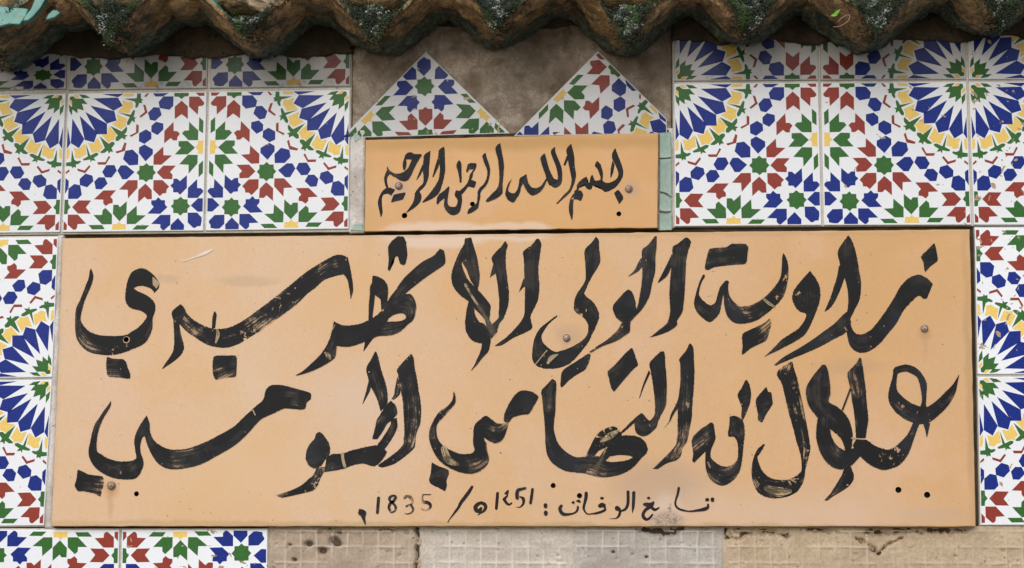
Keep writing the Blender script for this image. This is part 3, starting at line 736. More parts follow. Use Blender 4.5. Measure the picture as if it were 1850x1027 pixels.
A.ribbon('T4', "418,170,440,230 370,270,415,290 330,350,375,370 297,415,315,420 291,431,296,434", .2)
A.ribbon('T4', "265,8,285,12 205,85,282,110 150,132,272,200 147,190,272,290 150,290,265,350 147,400,240,450 135,500,215,560 105,650,155,665 70,720,100,725 20,790,50,775", .3)
A.ribbon('T4', "148,200,155,285 120,240,150,290 85,310,112,330 60,340,75,352 25,372,30,375", .3)
A.blob('T3', "1730,490 1765,520 1790,600 1800,680 1770,760 1720,800 1660,785 1610,740 1582,670 1590,630 1640,570 1690,515", .1)
A.ribbon('T3', "1720,760,1830,690 1665,795,1750,780 1640,840,1740,870 1580,905,1680,920 1520,955,1600,965 1445,1003,1490,1005 1370,1055,1392,1062", .3)
A.ribbon('T3', "1430,15,1440,15 1395,65,1462,50 1340,120,1465,110 1327,170,1475,210 1335,260,1468,260 1338,350,1435,320 1335,410,1390,395 1300,470,1350,480 1255,540,1335,540 1232,620,1405,600 1240,690,1450,670 1290,725,1465,720 1340,770,1458,770 1362,830,1425,850 1350,900,1400,900 1300,958,1375,955 1200,1015,1310,1045 1130,1040,1220,1145 1070,1053,1130,1195 1020,1030,1000,1212 980,995,910,1190 952,960,860,1135 944,915,858,1040 957,880,880,925 1000,815,930,840 1050,768,1010,775 1088,738,1078,722", .15)
A.blob('M3', "1370,190 1390,210 1370,280 1335,345 1260,390 1190,440 1130,502 1110,490 1115,400 1130,350 1180,310 1240,275 1300,235", .3, ang=.6)
A.build(big)
A = Word(D_P)            # first line, third word
A.ribbon('T3', "895,35,918,32 850,90,942,75 775,150,938,120 780,220,925,220 783,300,915,300 785,380,920,390 790,500,925,460 788,620,910,590 785,710,850,720 760,770,850,780 700,845,860,840 620,925,800,880 565,965,690,930 530,992,590,993 518,1003,525,1005", .12)
A.ribbon('T3', "784,380,792,445 765,430,790,462 752,470,768,485 738,512,742,516", .2)
A.ribbon('T3', "605,57,620,57 580,100,638,95 530,150,625,140 490,205,620,220 500,250,622,280 525,340,630,350 540,430,640,440 552,530,650,530 558,620,645,620 553,700,625,690 550,750,600,755 505,795,565,800 495,810,545,860", .2)
A.ribbon('T3', "505,260,530,340 490,320,525,352 480,360,495,370 475,388,480,385", .2)
A.ribbon('T3', "250,35,300,22 238,85,300,110 195,160,262,195 150,270,225,255 125,370,245,330 140,460,285,410 200,540,370,495 285,605,440,575 335,665,482,640 390,720,478,720 430,770,480,780 445,840,545,865 490,940,520,895", .25)
A.ribbon('T3', "250,30,308,22 240,85,330,95 222,170,358,190 222,240,375,280 262,310,385,370 300,410,378,450 340,470,365,500", .2)
A.ribbon('T3', "285,590,335,660 262,680,338,690 250,790,355,745 262,880,385,785 310,950,430,805 390,980,460,860 470,960,485,920", .15)
A.ribbon('T3', "395,940,485,930 400,1000,480,990 385,1060,460,1055 360,1115,410,1110 330,1180,350,1185 303,1223,309,1225", .2)
A.build(big)
A = Word(D_P)
A.blob('T2', "1350,8 1395,15 1420,60 1425,110 1432,180 1415,260 1395,273 1365,260 1350,210 1335,190 1295,225 1280,270 1268,328 1252,310 1260,230 1255,110 1290,50", .3, ang=1.3)
A.ribbon('T2', "1722,122,1760,140 1690,160,1772,190 1660,190,1768,262 1560,245,1690,320 1470,320,1590,390 1390,400,1500,460 1320,500,1415,530 1260,580,1350,620 1215,680,1290,690 1140,740,1215,770 1080,780,1150,830", .3)
A.ribbon('T2', "1230,780,1215,650 1260,755,1260,600 1310,722,1350,560 1370,708,1420,530 1405,718,1475,545 1417,740,1512,640 1400,765,1490,755 1350,778,1430,815 1290,780,1370,870 1240,782,1280,908 1180,800,1150,918 1100,800,1050,960", .4)
A.blob('T2', "1115,368 1160,372 1215,400 1250,450 1258,520 1250,590 1250,640 1195,680 1200,610 1180,575 1140,545 1115,500 1110,430", .3)
A.ribbon('T2', "1110,430,1130,440 1092,470,1135,520 1090,540,1138,545 1082,620,1128,640 1078,755,1118,745 1080,800,1140,790", .1)
A.ribbon('T2', "1200,680,1260,760 1130,740,1200,860 1070,772,1150,920 1000,800,1050,965 900,815,950,1000 830,808,880,1012 765,776,790,1005", .2)
A.ribbon('T2', "765,778,830,830 745,880,800,960 710,975,790,1040 655,1065,785,1080 600,1125,770,1115 540,1180,690,1170 490,1225,590,1220 425,1265,490,1255 422,1268,430,1270", .5)
A.blob('T2', "1050,960 1130,920 1085,985 1060,1020 1032,1055 1040,1000", .2)
A.build(big)
A = Word(D_P)            # first line, leftmost word
A.ribbon('T2', "850,355,890,190 885,400,912,280 897,450,932,390 908,520,943,490 915,578,925,572", .1)
A.ribbon('T2', "893,215,860,358 860,182,800,368 790,177,740,385 710,213,670,415 620,265,600,478 540,315,525,535 450,385,440,620 360,460,330,705 200,585,200,800 100,660,100,870 0,735,0,930 -100,798,-100,990 -200,838,-220,1022 -320,845,-360,1000 -410,815,-470,940 -500,765,-550,885 -570,695,-625,810 -595,650,-690,740 -620,625,-698,700", .66)
A.blob('T1', "1080,625 1110,650 1130,700 1075,800 1020,775 1000,720 1010,680", .15)
A.ribbon('T1', "1015,770,1072,800 1020,870,1085,890 1022,960,1110,980 1015,1035,1113,1030 1000,1075,1085,1085 960,1135,1025,1140 912,1205,920,1210", .25)
A.ribbon('T1', "1385,690,1395,690 1370,740,1408,720 1365,800,1400,790 1362,850,1395,840", .3)
A.blob('M1', "1390,215 1500,212 1575,210 1592,240 1590,320 1582,405 1500,415 1405,435 1375,395 1368,270", .5, ang=.4)
A.ribbon('T1', "885,480,845,525 888,430,815,490 830,350,775,470 750,300,730,462 680,310,690,467 630,350,655,485 595,440,690,505 580,540,770,540 590,620,830,585 640,665,857,640 720,685,850,700 775,730,832,750 745,785,828,840 690,840,800,920 640,870,750,985 580,903,620,1045 450,910,480,1085 340,900,340,1080 260,870,240,1050 205,815,170,985 180,765,135,905 185,720,128,760 195,680,138,660 215,600,175,580 255,510,225,450 285,430,250,390 296,370,258,330 278,308,265,305", .45)
A.blob('M1', "415,225 470,240 560,245 590,270 605,320 630,385 620,425 540,415 440,408 415,375 408,290", .45, ang=0)
A.build(big)
A = Word(D_P)            # second line, rightmost word
A.ribbon('M5', "965,350,1012,372 962,400,1003,420 945,460,1000,490 922,560,1010,535 930,635,1060,590 975,710,1130,640 1050,775,1200,668 1140,820,1240,675 1240,835,1290,668 1310,808,1370,610 1390,745,1440,540 1470,660,1500,480 1530,550,1540,420 1548,470,1560,385 1566,380,1562,380", .55)
A.ribbon('M5', "962,348,1005,385 990,315,1030,368 1080,293,1085,362 1150,310,1130,378 1200,345,1175,405 1250,410,1200,455 1273,480,1217,530 1268,590,1225,620 1268,670,1205,690 1300,810,1150,800", .4)
A.blob('M5', "1240,825 1300,820 1290,880 1272,955 1258,890", .4)
A.ribbon('B5', "1150,80,1215,90 1130,130,1185,160 1095,200,1150,260 1020,280,1105,380 930,335,1030,475 870,325,940,515 800,300,860,523 740,255,780,490 690,245,720,450 640,240,670,400 600,300,640,370", .62)
A.ribbon('M5', "660,232,678,235 630,285,690,290 570,350,700,350 553,390,708,420 575,500,722,520 590,600,730,640 605,680,745,780 620,800,735,860 630,960,720,960", .6)
A.ribbon('M5', "575,505,590,515 540,600,555,610 500,705,515,712", .3)
A.ribbon('M5', "325,297,355,297 245,395,378,340 185,490,398,460 178,580,402,560 210,680,390,630 285,780,470,680 330,830,540,745 400,880,580,820 460,930,600,900 500,975,603,960 530,1060,590,1070 530,1100,590,1100", .3)
A.ribbon('B5', "285,40,380,60 270,170,398,150 275,260,415,225 310,370,445,280 380,470,485,320 480,518,540,345 580,490,600,325 670,400,650,320", .35)
A.ribbon('B5', "530,460,570,460 515,530,600,520 490,590,615,590 440,670,590,650 395,740,530,700 350,790,430,760 355,800,375,800", .4)
A.ribbon('M4', "1490,270,1510,270 1410,320,1530,350 1365,380,1555,420 1410,470,1580,540 1440,590,1605,660 1470,720,1630,790 1510,860,1655,920 1545,1000,1668,1010 1565,1060,1672,1060 1582,1130,1650,1160 1590,1205,1630,1230 1580,1265,1612,1340 1500,1320,1560,1435 1420,1337,1480,1485 1320,1320,1390,1505 1260,1280,1290,1500 1220,1220,1200,1455 1200,1165,1150,1355 1195,1125,1137,1240 1215,1100,1155,1140 1240,1060,1190,1060 1262,1018,1245,1012", .78)
A.build(big)
A = Word(D_P)
A.blob('M4', "1272,495 1290,540 1318,545 1332,640 1325,665 1270,750 1235,820 1195,795 1195,740 1175,650 1180,600 1220,550", .3)
A.blob('M4', "1090,425 1120,470 1137,560 1125,650 1090,740 1060,800 1045,770 1048,680 1010,570 1050,500", .1)
A.ribbon('B4', "940,40,985,30 935,120,1060,70 925,215,1080,170 980,225,1078,220 1010,280,1068,300 1015,390,1060,390 1000,440,1045,490 950,480,1020,560 900,490,960,630 850,475,890,665 800,440,830,655 770,405,765,605 770,390,730,530 770,360,720,460 790,290,720,380 800,260,720,330", .45)
A.blob('B4', "770,92 800,110 815,230 800,280 775,330 720,360 650,430 620,458 602,440 610,370 595,270 610,220 680,150", .5, ang=.7)
A.build(big)
A = Word(D_P)            # second line, middle word
A.ribbon('M4', "575,105,595,108 545,170,615,150 485,245,620,230 492,290,625,340 495,380,622,440 490,500,615,560 475,620,605,680 470,740,600,780 468,880,580,880 462,960,560,980 455,1015,540,1020 430,1050,512,1060 395,1090,505,1110 320,1165,470,1155 280,1205,370,1190 243,1237,295,1240", .55)
A.ribbon('M4', "490,500,500,600 470,620,482,680 410,740,440,740 390,810,400,815 343,872,350,868", .1)
A.ribbon('M4', "315,178,350,175 270,220,358,210 215,280,362,290 225,350,370,380 245,470,375,500 258,570,372,600 265,680,365,670 262,745,322,755 240,780,298,810 215,800,275,870 185,770,200,935 165,745,145,945 150,735,95,910 130,740,80,850 60,800,75,830 0,860,0,895 -60,920,-50,930", .3)
A.ribbon('M4', "210,345,225,370 160,470,175,480 122,598,130,595", .2)
A.blob('M3', "1757,140 1775,170 1810,270 1815,300 1770,340 1700,420 1640,490 1598,540 1570,510 1550,430 1535,360 1600,300 1690,200", .15, ang=.8)
A.ribbon('M3', "1035,425,1045,425 990,475,1075,455 940,530,1075,540 945,600,1070,640 955,700,1068,720 965,800,1058,800 972,900,1055,880 975,1000,1075,960 985,1090,1100,1015 1015,1155,1150,1070 1060,1205,1200,1105 1150,1255,1260,1130 1260,1273,1340,1125 1340,1275,1400,1115", .35)
A.ribbon('B3', "1300,420,1250,548 1400,400,1330,555 1480,400,1400,575 1530,440,1480,590 1600,447,1580,582 1700,435,1690,550 1755,415,1780,490 1760,405,1840,420 1740,395,1890,370 1700,390,1902,320 1640,388,1870,255 1580,398,1800,215 1540,400,1690,208 1500,420,1600,240 1440,440,1540,310", .4)
A.ribbon('B3', "1335,405,1420,400 1370,330,1460,350 1430,215,1540,310 1500,155,1600,240 1570,130,1630,180 1600,130,1628,142", .55)
A.ribbon('B3', "1640,165,1668,200 1590,230,1640,300 1500,350,1560,400 1440,440,1470,480", .5)
A.build(big)
A = Word(D_P)
A.blob('M3', "740,535 790,525 860,540 905,570 918,590 880,660 830,740 760,750 680,775 645,820 600,810 605,740 640,660 690,580", .12)
A.ribbon('B3', "645,90,640,120 590,100,610,215 540,98,575,262 490,62,525,283 440,32,465,262 385,65,425,232 335,120,430,260 325,200,450,290 322,280,455,350 335,345,468,430 295,372,440,490 210,375,350,550 130,345,250,555 60,305,120,510 15,255,20,440 -5,190,-45,335 0,110,-75,230 55,45,-60,130 110,-15,10,5 160,-75,85,-50 167,-130,135,-110 155,-185,145,-185", .62)
A.blob('B2', "1650,455 1700,480 1800,520 1808,560 1785,620 1790,660 1770,715 1720,690 1640,650 1625,610 1640,540", .25)
A.build(big)
A = Word(D_P)
A.ribbon('M2', "1460,197,1470,200 1400,260,1490,240 1335,340,1500,330 1345,390,1520,430 1350,450,1535,530 1370,540,1548,600 1385,620,1558,700 1395,760,1550,820 1400,900,1520,900 1395,970,1505,960 1390,1015,1505,960 1340,1075,1500,1035 1260,1135,1460,1085 1165,1205,1330,1185 1190,1225,1215,1225", .45)
A.ribbon('M2', "1340,400,1370,520 1315,510,1368,545 1310,560,1360,570 1285,605,1310,615", .6)
A.ribbon('M2', "1135,177,1150,180 1100,250,1170,230 1060,320,1190,320 1065,390,1215,400 1100,500,1240,480 1140,580,1252,560 1165,640,1252,640 1185,720,1230,680", .35)
A.ribbon('M2', "1080,440,1105,495 1050,560,1085,550 1022,652,1030,650", .1)
A.ribbon('M2', "1280,618,1300,640 1240,660,1330,670 1185,740,1340,740 1150,800,1290,800 1140,850,1250,830 1115,950,1210,900 1115,970,1160,970", .4)
A.ribbon('B2', "1280,70,1335,50 1275,115,1342,130 1225,200,1315,200 1165,285,1260,290 1150,310,1225,335", .45)
A.ribbon('B2', "1225,335,1248,360 1160,300,1210,425 1090,305,1135,490 1010,322,1030,467 920,345,930,485 840,372,840,517 760,375,740,535 700,405,680,545", .2)
A.blob('B2', "635,175 670,200 720,270 735,340 725,390 690,430 650,490 590,512 535,480 508,420 520,340 545,290 590,240 605,195", .25)
A.ribbon('B2', "600,500,710,490 590,545,680,540 540,600,650,590 470,660,600,695 380,705,500,730 290,735,380,758 235,750,300,775", .65)
A.build(big)
A = Word(D_P)            # second line, leftmost word
A.ribbon('B1', "2262,-160,2258,-115 2240,-182,2222,-85 2140,-210,2200,-25 2010,-245,2110,-25 1900,-245,2020,-30 1850,-200,1920,15 1828,-115,1820,60 1760,-55,1760,115 1650,45,1690,195 1560,130,1580,295 1400,220,1420,392 1280,278,1260,475 1150,325,1100,513 1020,337,970,513 930,315,880,465 850,260,815,375 808,180,770,265 803,100,755,200 775,28,748,150", .42)
A.ribbon('B1', "772,28,790,60 722,105,775,190 680,185,738,235 662,260,720,300 672,350,725,370 680,412,745,430 640,438,745,490 570,443,690,590 500,438,600,610 420,412,470,595 360,375,350,535 328,350,280,460 325,270,250,370 335,200,265,265 355,130,300,125 390,50,345,52 430,-15,400,-30 455,-70,440,-85 452,-98,445,-100", .4)
A.blob('B1', "155,518 250,560 370,578 388,605 385,670 370,710 358,762 300,735 200,715 155,715 125,665 140,600", .6, ang=-.1)
A.build(big)
A = Word(D_P)            # the dated line
A.line('D4', "1490,420,35 1485,470,50 1430,500,60 1330,520,45 1150,540,25 1000,510,35 930,470,35 900,410,32 910,330,32 940,240,38 960,140,42 962,120,40", .2)
A.ell('D4', 1475, 330, 36, 32); A.ell('D4', 1570, 330, 34, 44); A.ell('D4', 417, 300, 30, 24)
A.blob('D4', "320,400 370,380 450,385 515,355 525,390 500,460 440,480 400,465 340,450 312,420", .1)
A.line('D4', "430,470,60 360,520,55 320,590,55 330,650,60 380,690,50 440,660,40 480,610,35 490,595,25", .15)
A.line('D4', "460,460,50 520,510,52 560,505,42 605,478,30", .1)
A.line('D4', "150,205,55 148,300,55 140,450,50 130,530,25 128,575,8", .15)
A.line('D3', "1745,190,50 1748,300,52 1740,420,50 1700,500,45 1640,530,35 1610,540,25", .15)
A.blob('D3', "1505,470 1540,440 1590,460 1612,510 1590,540 1550,535 1515,520", .3)
A.line('D3', "1590,500,50 1600,560,45 1575,630,40 1520,670,20 1410,675,8", .5)
A.ell('D3', 1275, 305, 34, 27)
A.blob('D3', "1200,440 1240,395 1290,385 1340,410 1345,470 1330,490 1290,470 1240,480 1210,465", .35)
A.line('D3', "1325,470,30 1325,520,40 1200,570,40 1100,585,25 1020,590,25 970,550,28 945,480,40 960,400,45 985,300,55 990,215,56", .2)
A.line('D3', "540,445,50 515,490,55 540,560,60 590,595,55 680,595,40 780,570,30 830,520,40 840,460,35", .45)
A.blob('D3', "720,380 760,352 780,370 775,410 740,400", .4); A.blob('D3', "800,355 860,325 890,360 885,390 840,375", .4)
A.ell('D3', 255, 440, 35, 50); A.ell('D3', 260, 575, 37, 50)
A.line('D2', "1620,145,46 1605,260,48 1585,390,45", .35)
A.line('D2', "1485,122,42 1430,138,45 1360,160,56 1340,230,60 1345,300,58", .5); A.line('D2', "1395,280,26 1450,310,55 1460,380,45 1430,440,35 1380,470,22 1330,465,14", .6)
A.blob('D2', "1180,150 1195,180 1175,255 1110,225 1140,180", .4); A.line('D2', "1165,262,30 1120,310,48 1110,330,50 1160,400,45 1200,420,35 1240,395,30", .5)
A.line('D2', "990,215,48 980,340,52 967,490,48", .4)
A.line('D2', "700,385,50 640,410,60 592,460,70 605,520,70 655,535,70 690,490,50", .5); A.line('D2', "680,385,40 750,412,62 775,470,55 740,535,45 690,565,36 640,605,18", .45)
A.line('D2', "528,100,45 480,180,58 400,290,60 330,380,55 290,460,45 240,530,42 180,610,28 120,690,18 95,735,22", .6)
A.line('D1', "1380,240,18 1300,240,20 1240,245,22 1230,320,34 1248,380,56 1310,380,58 1362,410,58 1375,460,45 1330,510,28 1270,525,28 1220,498,32", .75)
A.line('D1', "910,300,48 950,268,42 1010,285,56 1045,340,45 1050,395,28 990,430,36 945,450,36", .75); A.line('D1', "1030,430,46 1065,500,42 1040,560,28 960,590,18 912,575,10", .6)
A.line('D1', "700,370,46 748,290,48 708,258,38 645,290,46 645,345,42 715,410,40 750,470,42 728,530,38 670,548,42 628,480,46 645,410,50 690,368,46", .4)
A.line('D1', "440,300,50 430,420,52 419,565,48", .15)
A.blob('D1', "90,495 150,505 200,530 222,580 200,640 150,640 90,610 65,570 80,530", .55); A.line('D1', "160,620,78 180,700,44 195,750,28 200,785,14", .2, False)
A.build(big, 'paint_thin', 'thin dark dated line 1251 / 1835')
A = Word(D_S)            # the small slab
A.ribbon('A1', "378,400,402,400 368,340,415,325 385,270,410,285 410,215,415,280 460,195,470,280 510,215,500,280 585,215,590,245", .15)
A.ribbon('A1', "500,230,592,220 470,290,560,280 430,380,510,370 385,420,480,440 345,440,440,510 320,450,400,535", .2)
A.ribbon('A1', "390,420,390,535 320,443,335,520 260,432,290,490 215,400,230,455 200,375,185,390 195,352,190,380", .55)
A.ribbon('A1', "190,390,225,450 155,480,195,485 155,530,190,530 165,580,200,580 180,610,205,610", .15)
A.ribbon('A1', "285,630,235,702 220,605,200,680 160,620,150,690 110,680,130,730 82,760,130,790 85,820,135,850 100,890,138,900 112,950,122,945", .25)
A.blob('A1', "265,690 330,672 400,660 402,685 370,745 300,765 240,780 235,765", .45, ang=.2)
A.ribbon('A1', "688,178,694,180 620,225,690,220 608,290,685,300 600,390,675,400 608,470,672,480 605,550,640,570 560,600,605,615 515,660,570,650 505,705,590,705 490,770,575,770 440,850,520,830 400,905,430,890", .1)
A.ribbon('A1', "600,330,608,395 555,440,580,455 525,520,535,518", .2)
A.ribbon('A1', "845,128,852,130 790,170,860,180 780,240,862,260 795,330,865,380 797,430,855,460 775,530,830,570 690,660,790,670 600,765,720,730 595,778,610,780", .1)
A.ribbon('A1', "780,250,797,330 745,360,770,400 712,482,727,485", .3)
A.ribbon('A1', "1015,292,1035,292 990,350,1052,340 1012,430,1052,430 1025,500,1055,500 1030,548,1052,548", .1)
A.ribbon('A1', "1105,420,1120,435 1110,385,1140,400 1130,330,1165,395 1180,320,1180,395 1225,330,1195,380 1215,390,1172,420 1190,430,1150,450 1180,480,1140,490 1165,510,1145,515", .4)
A.blob('A1', "1140,500 1170,515 1222,540 1200,608 1135,590 1080,660 1050,685 1020,650 1075,605 1120,550", .3)
A.blob('A1', "905,588 912,610 890,640 860,720 800,770 780,800 760,790 768,720 800,675 850,640", .15)
A.ribbon('A1', "912,612,860,690 897,700,850,760 890,770,850,830 905,815,890,895 940,828,955,928 985,822,1025,895 1005,775,1052,810 1000,740,1060,740 972,700,1055,690 975,660,1045,665 990,635,1040,650", .15)
A.ribbon('A1', "1322,205,1334,205 1293,240,1345,260 1310,310,1370,330 1345,400,1385,400 1345,480,1375,490 1310,560,1340,580 1245,630,1280,650 1235,720,1270,720 1220,790,1255,790 1140,850,1245,840 1118,905,1190,885 1125,912,1135,908", .3)
A.ribbon('A1', "1495,88,1502,90 1450,130,1515,160 1445,180,1530,240 1470,270,1545,330 1485,400,1542,430 1488,520,1530,560 1465,610,1530,640 1400,680,1520,680 1335,750,1460,730 1335,772,1360,772", .25)
A.build(small)
A = Word(D_S)
A.ribbon('A2', "170,495,165,500 140,550,115,560 118,620,85,650 130,655,85,700 165,670,120,755 195,665,175,778 225,620,215,730 240,560,250,670 250,500,270,590 300,465,290,560 328,445,320,520", .25)
A.ribbon('A2', "330,450,262,520 342,520,290,565 365,575,310,610 400,605,350,670 450,608,400,697 500,580,480,660 545,515,535,590 565,480,565,520", .4)
A.ribbon('A2', "532,210,545,215 490,260,562,280 505,340,590,380 540,440,620,450 565,520,650,500 590,580,690,515", .1)
A.ribbon('A2', "650,135,662,135 610,180,670,200 625,250,710,300 665,350,735,370 685,430,745,450 690,500,740,540 680,515,710,590 640,530,660,612 590,500,600,580", .25)
A.ribbon('A2', "838,100,850,100 790,165,868,170 800,240,885,250 815,330,890,350 835,430,905,460 850,520,885,560 825,620,850,640 760,690,830,670 690,770,720,770 670,790,690,800", .2)
A.ribbon('A2', "795,235,818,270 755,345,778,352", .5)
A.ribbon('A2', "1356,145,1362,150 1320,210,1390,230 1320,270,1430,330 1355,340,1450,400 1390,430,1445,480 1380,490,1400,560 1330,530,1340,620 1260,550,1240,658 1210,520,1190,600 1190,500,1140,600", .3)
A.ribbon('A2', "1325,290,1350,340 1303,400,1335,430 1300,490,1310,492", .4)
A.ribbon('A2', "1145,295,1150,297 1120,350,1190,340 1150,390,1215,430 1180,470,1215,480 1190,540,1205,560", .45)
A.blob('A2', "1200,520 1150,525 1120,520 1105,480 1090,455 1068,490 1070,540 1050,545 1030,540 1025,480 980,500 930,545 910,580 910,620 930,615 990,575 1020,610 1055,632 1085,620 1100,580 1140,605 1180,600 1230,645", .3)
A.blob('A2', "895,650 930,640 960,640 988,690 960,760 920,745 880,740 870,690", .3)
A.ribbon('A2', "870,680,930,660 835,740,880,740 818,830,870,830 825,900,870,900 850,980,860,978", .25)
A.blob('A2', "1388,630 1410,650 1445,700 1448,740 1405,795 1390,770 1345,670", .45, ang=-1)
A.line('A2', "885,655,8 925,622,22", .3)
A.build(small)
# scratch and grey ring on the large slab
A = Word(D_P); A.line('T1', "1095,228,6 1120,235,8 1200,205,10 1300,165,26 1365,135,10", 0); A.build(big, 'scratch', 'pale scratch near the upper left of the slab', 'scratch_mark')

# places where the paint has been rubbed back to the slab
for reg, txt, dr in (('T3', "255,450,26 300,530,20 370,640,24 430,740,32 480,830,56 510,890,36", .75), ('B3', "1640,165,18 1560,215,52 1480,265,26", .9), ('B3', "1530,320,12 1480,430,20 1430,520,44 1410,570,10", .85),
  ('B2', "845,375,24 850,430,26 865,490,24", .8), ('M3', "990,170,11 890,290,9", .3), ('M3', "1000,280,22 1030,235,38 1085,205,12", .5), ('T4', "1240,570,18 1300,620,24 1350,650,12", .8),
  ('B4', "1270,690,40 1380,720,84 1480,715,40", .95), ('T1', "832,385,10 858,440,52 862,472,18", .6), ('T1', "1410,850,12 1420,900,28 1400,970,16", .7), ('M2', "690,190,22 715,215,40 730,240,20", .6),
  ('B5', "590,235,9 700,245,11", .5), ('B1', "1735,-20,10 1755,25,10", .4), ('M2', "740,0,8 775,-60,8", .6), ('T5', "530,840,14 545,860,14", .5), ('B4', "745,560,22 775,600,26 800,630,12", .85), ('B4', "745,455,12 765,500,12", .5), ('B3', "60,330,50 100,430,60 180,470,30", .95)):
    A = Word(D_P + .0013); A.line(reg, txt, dr); A.build(big, 'worn', name='rubbed_mark')
# ------------------------------------------------------------------ eave of glazed channel tiles
def eave_tile(pxc, pyb, label, w=.170, dep=.056, L=.140, seed=0, tiltx=0.0):
    xc, zb = W(pxc, pyb, .012); NS, NT = 96, 54; V = []; F = []; mi = []
    rnd = random.Random(seed); ph = rnd.uniform(0, 50); skew = rnd.uniform(-.003, .003)
    def surf(s, t, inner):
        a = abs(s); x = s*w/2; prof = dep*(.34*a**1.4 + .66*(1-math.cos(math.pi*a))/2)
        y = .06 - t*(L+.06)
        z = prof + (t-.3)*tiltx
        th = .0135*(1 if inner else 0)
        if inner: z += th*1.15; x -= math.copysign(th*.55*min(1, a*1.6), s)
        nz = noise.fractal(Vector((x*26+ph, y*26, (2 if inner else 0)+seed)), 1, 2, 5)*.0042 + noise.noise(Vector((x*9+ph, y*9, seed)))*.004
        ragged = (noise.fractal(Vector((s*3.2+ph, seed, 5)), 1, 2, 4)*.008 + .004*a) if t > .999 else 0
        q = max(0, (t-.80)/.20)
        z += (.011*(1-math.sqrt(max(0, 1-q*q))) if not inner else -.002*q)
        lump = noise.fractal(Vector((x*15+ph, y*15+3, seed*2.3)), 1, 2, 3)*.0055*(1-.5*inner)
        cr_ = 1-abs(noise.fractal(Vector((x*55+ph, y*55, seed*4.1)), 1, 2, 3)); lump += (cr_*cr_-.6)*.0042*(1-inner*.6)
        fl = -.006*math.exp(-((y+.02)/.018)**2)*(1-inner)*min(1, a*2)         # flared old lip near the wall
        return (x + skew*t + nz*.5, y - ragged*t + lump*.5, z + nz + lump + fl)
    for inner in (0, 1):
        for j in range(NT+1):
            for i in range(NS+1): V.append(surf(-1+2*i/NS, j/NT, inner))
    n1 = (NS+1)*(NT+1)
    for inner in (0, 1):
        for j in range(NT):
            for i in range(NS):
                k = inner*n1 + j*(NS+1)+i; f = (k, k+1, k+NS+2, k+NS+1); F.append(f if inner else f[::-1]); mi.append(inner)
    k0 = NT*(NS+1)
    for i in range(NS):
        s = -1+2*(i+.5)/NS; q = []
        for ii in (i, i+1):
            a_, b_ = Vector(V[k0+ii]), Vector(V[n1+k0+ii]); q.append(len(V)); V.append(a_.lerp(b_, .58 + .2*noise.noise(Vector((ii*.2+ph, seed, 3)))) + Vector((0, -.0015, 0)))
        F.append((k0+i, k0+i+1, q[1], q[0])); mi.append(0)
        F.append((q[0], q[1], n1+k0+i+1, n1+k0+i)); mi.append(1 if noise.noise(Vector((s*2.6+ph, seed*3.7, 1))) > -.28 else 0)
    for i in (0, NS):
        for j in range(NT):
            a, b = j*(NS+1)+i, (j+1)*(NS+1)+i; F.append((a, b, n1+b, n1+a) if i == 0 else (b, a, n1+a, n1+b)); mi.append(0)
    o = mesh('eave_tile', V, F, [M['clay'], M['roof_glaze']], mi, smooth=True)
    o.location = (xc, 0, zb); tag(o, label, 'roof tile', 'channel tiles along the eave'); return o, xc, zb
EAVE = [(-395, 120, 'mossy eave tile outside the left edge, second beyond it'), (-180, 122, 'mossy eave tile just beyond the left edge of the picture'),
 (30, 126, 'lowest hanging eave tile, at the left edge, with pale turquoise glaze patches'), (250, 99, 'dark mossy eave tile, second from the left edge'),
 (478, 106, 'brown eave tile with a light stone lying in its trough'), (695, 101, 'eave tile over the left triangular tile, with silvery lichen in its trough'),
 (912, 86, 'eave tile over the bare plaster between the two triangular tiles'), (1128, 97, 'eave tile over the right triangular tile, with bright green moss'),
 (1345, 84, 'eave tile over the cut rosette tile right of the bare plaster'), (1560, 94, 'eave tile with a green sprig growing at its mouth'),
 (1776, 70, 'eave tile at the right edge, over the full sun rosette'), (1995, 72, 'eave tile just beyond the right edge of the picture'), (2210, 74, 'eave tile second beyond the right edge of the picture')]
tiles = []
for i, (px, py, lab) in enumerate(EAVE):
    extra = dict(L=.150, dep=.062) if i == 2 else (dict(L=.136+.01*math.sin(i*2.3), dep=.054+.004*math.cos(i*1.7)))
    tiles.append(eave_tile(px, py, lab, seed=i+1, w=.1715, **extra))
# turquoise glaze fragments left on the broken mouth of the tile at the left edge
def shard(ti, pts, d, th=.006, bend=.4):
    o, xc, zb = tiles[ti]; P = [W(x, y, d) for x, y in pts]; V, F = prism(P, -d, -d+th, .0012)
    V = [(x-xc, y + .35*(z-zb-.05)*bend, z-zb) for x, y, z in V]
    s = mesh('glaze_fragment', V, F, M['turquoise'], parent=o)
shard(2, [(-60, 12), (-20, 8), (14, 13), (44, 15), (52, 17), (46, 33), (37, 46), (18, 45), (0, 50), (-30, 40)], .158)
shard(2, [(64, -8), (84, -6), (74, 14), (62, 30), (53, 38), (42, 40), (46, 30), (56, 16)], .160, .008)
shard(2, [(96, 18), (104, 19), (110, 24), (100, 33), (90, 36), (83, 37), (88, 26)], .160, .005)
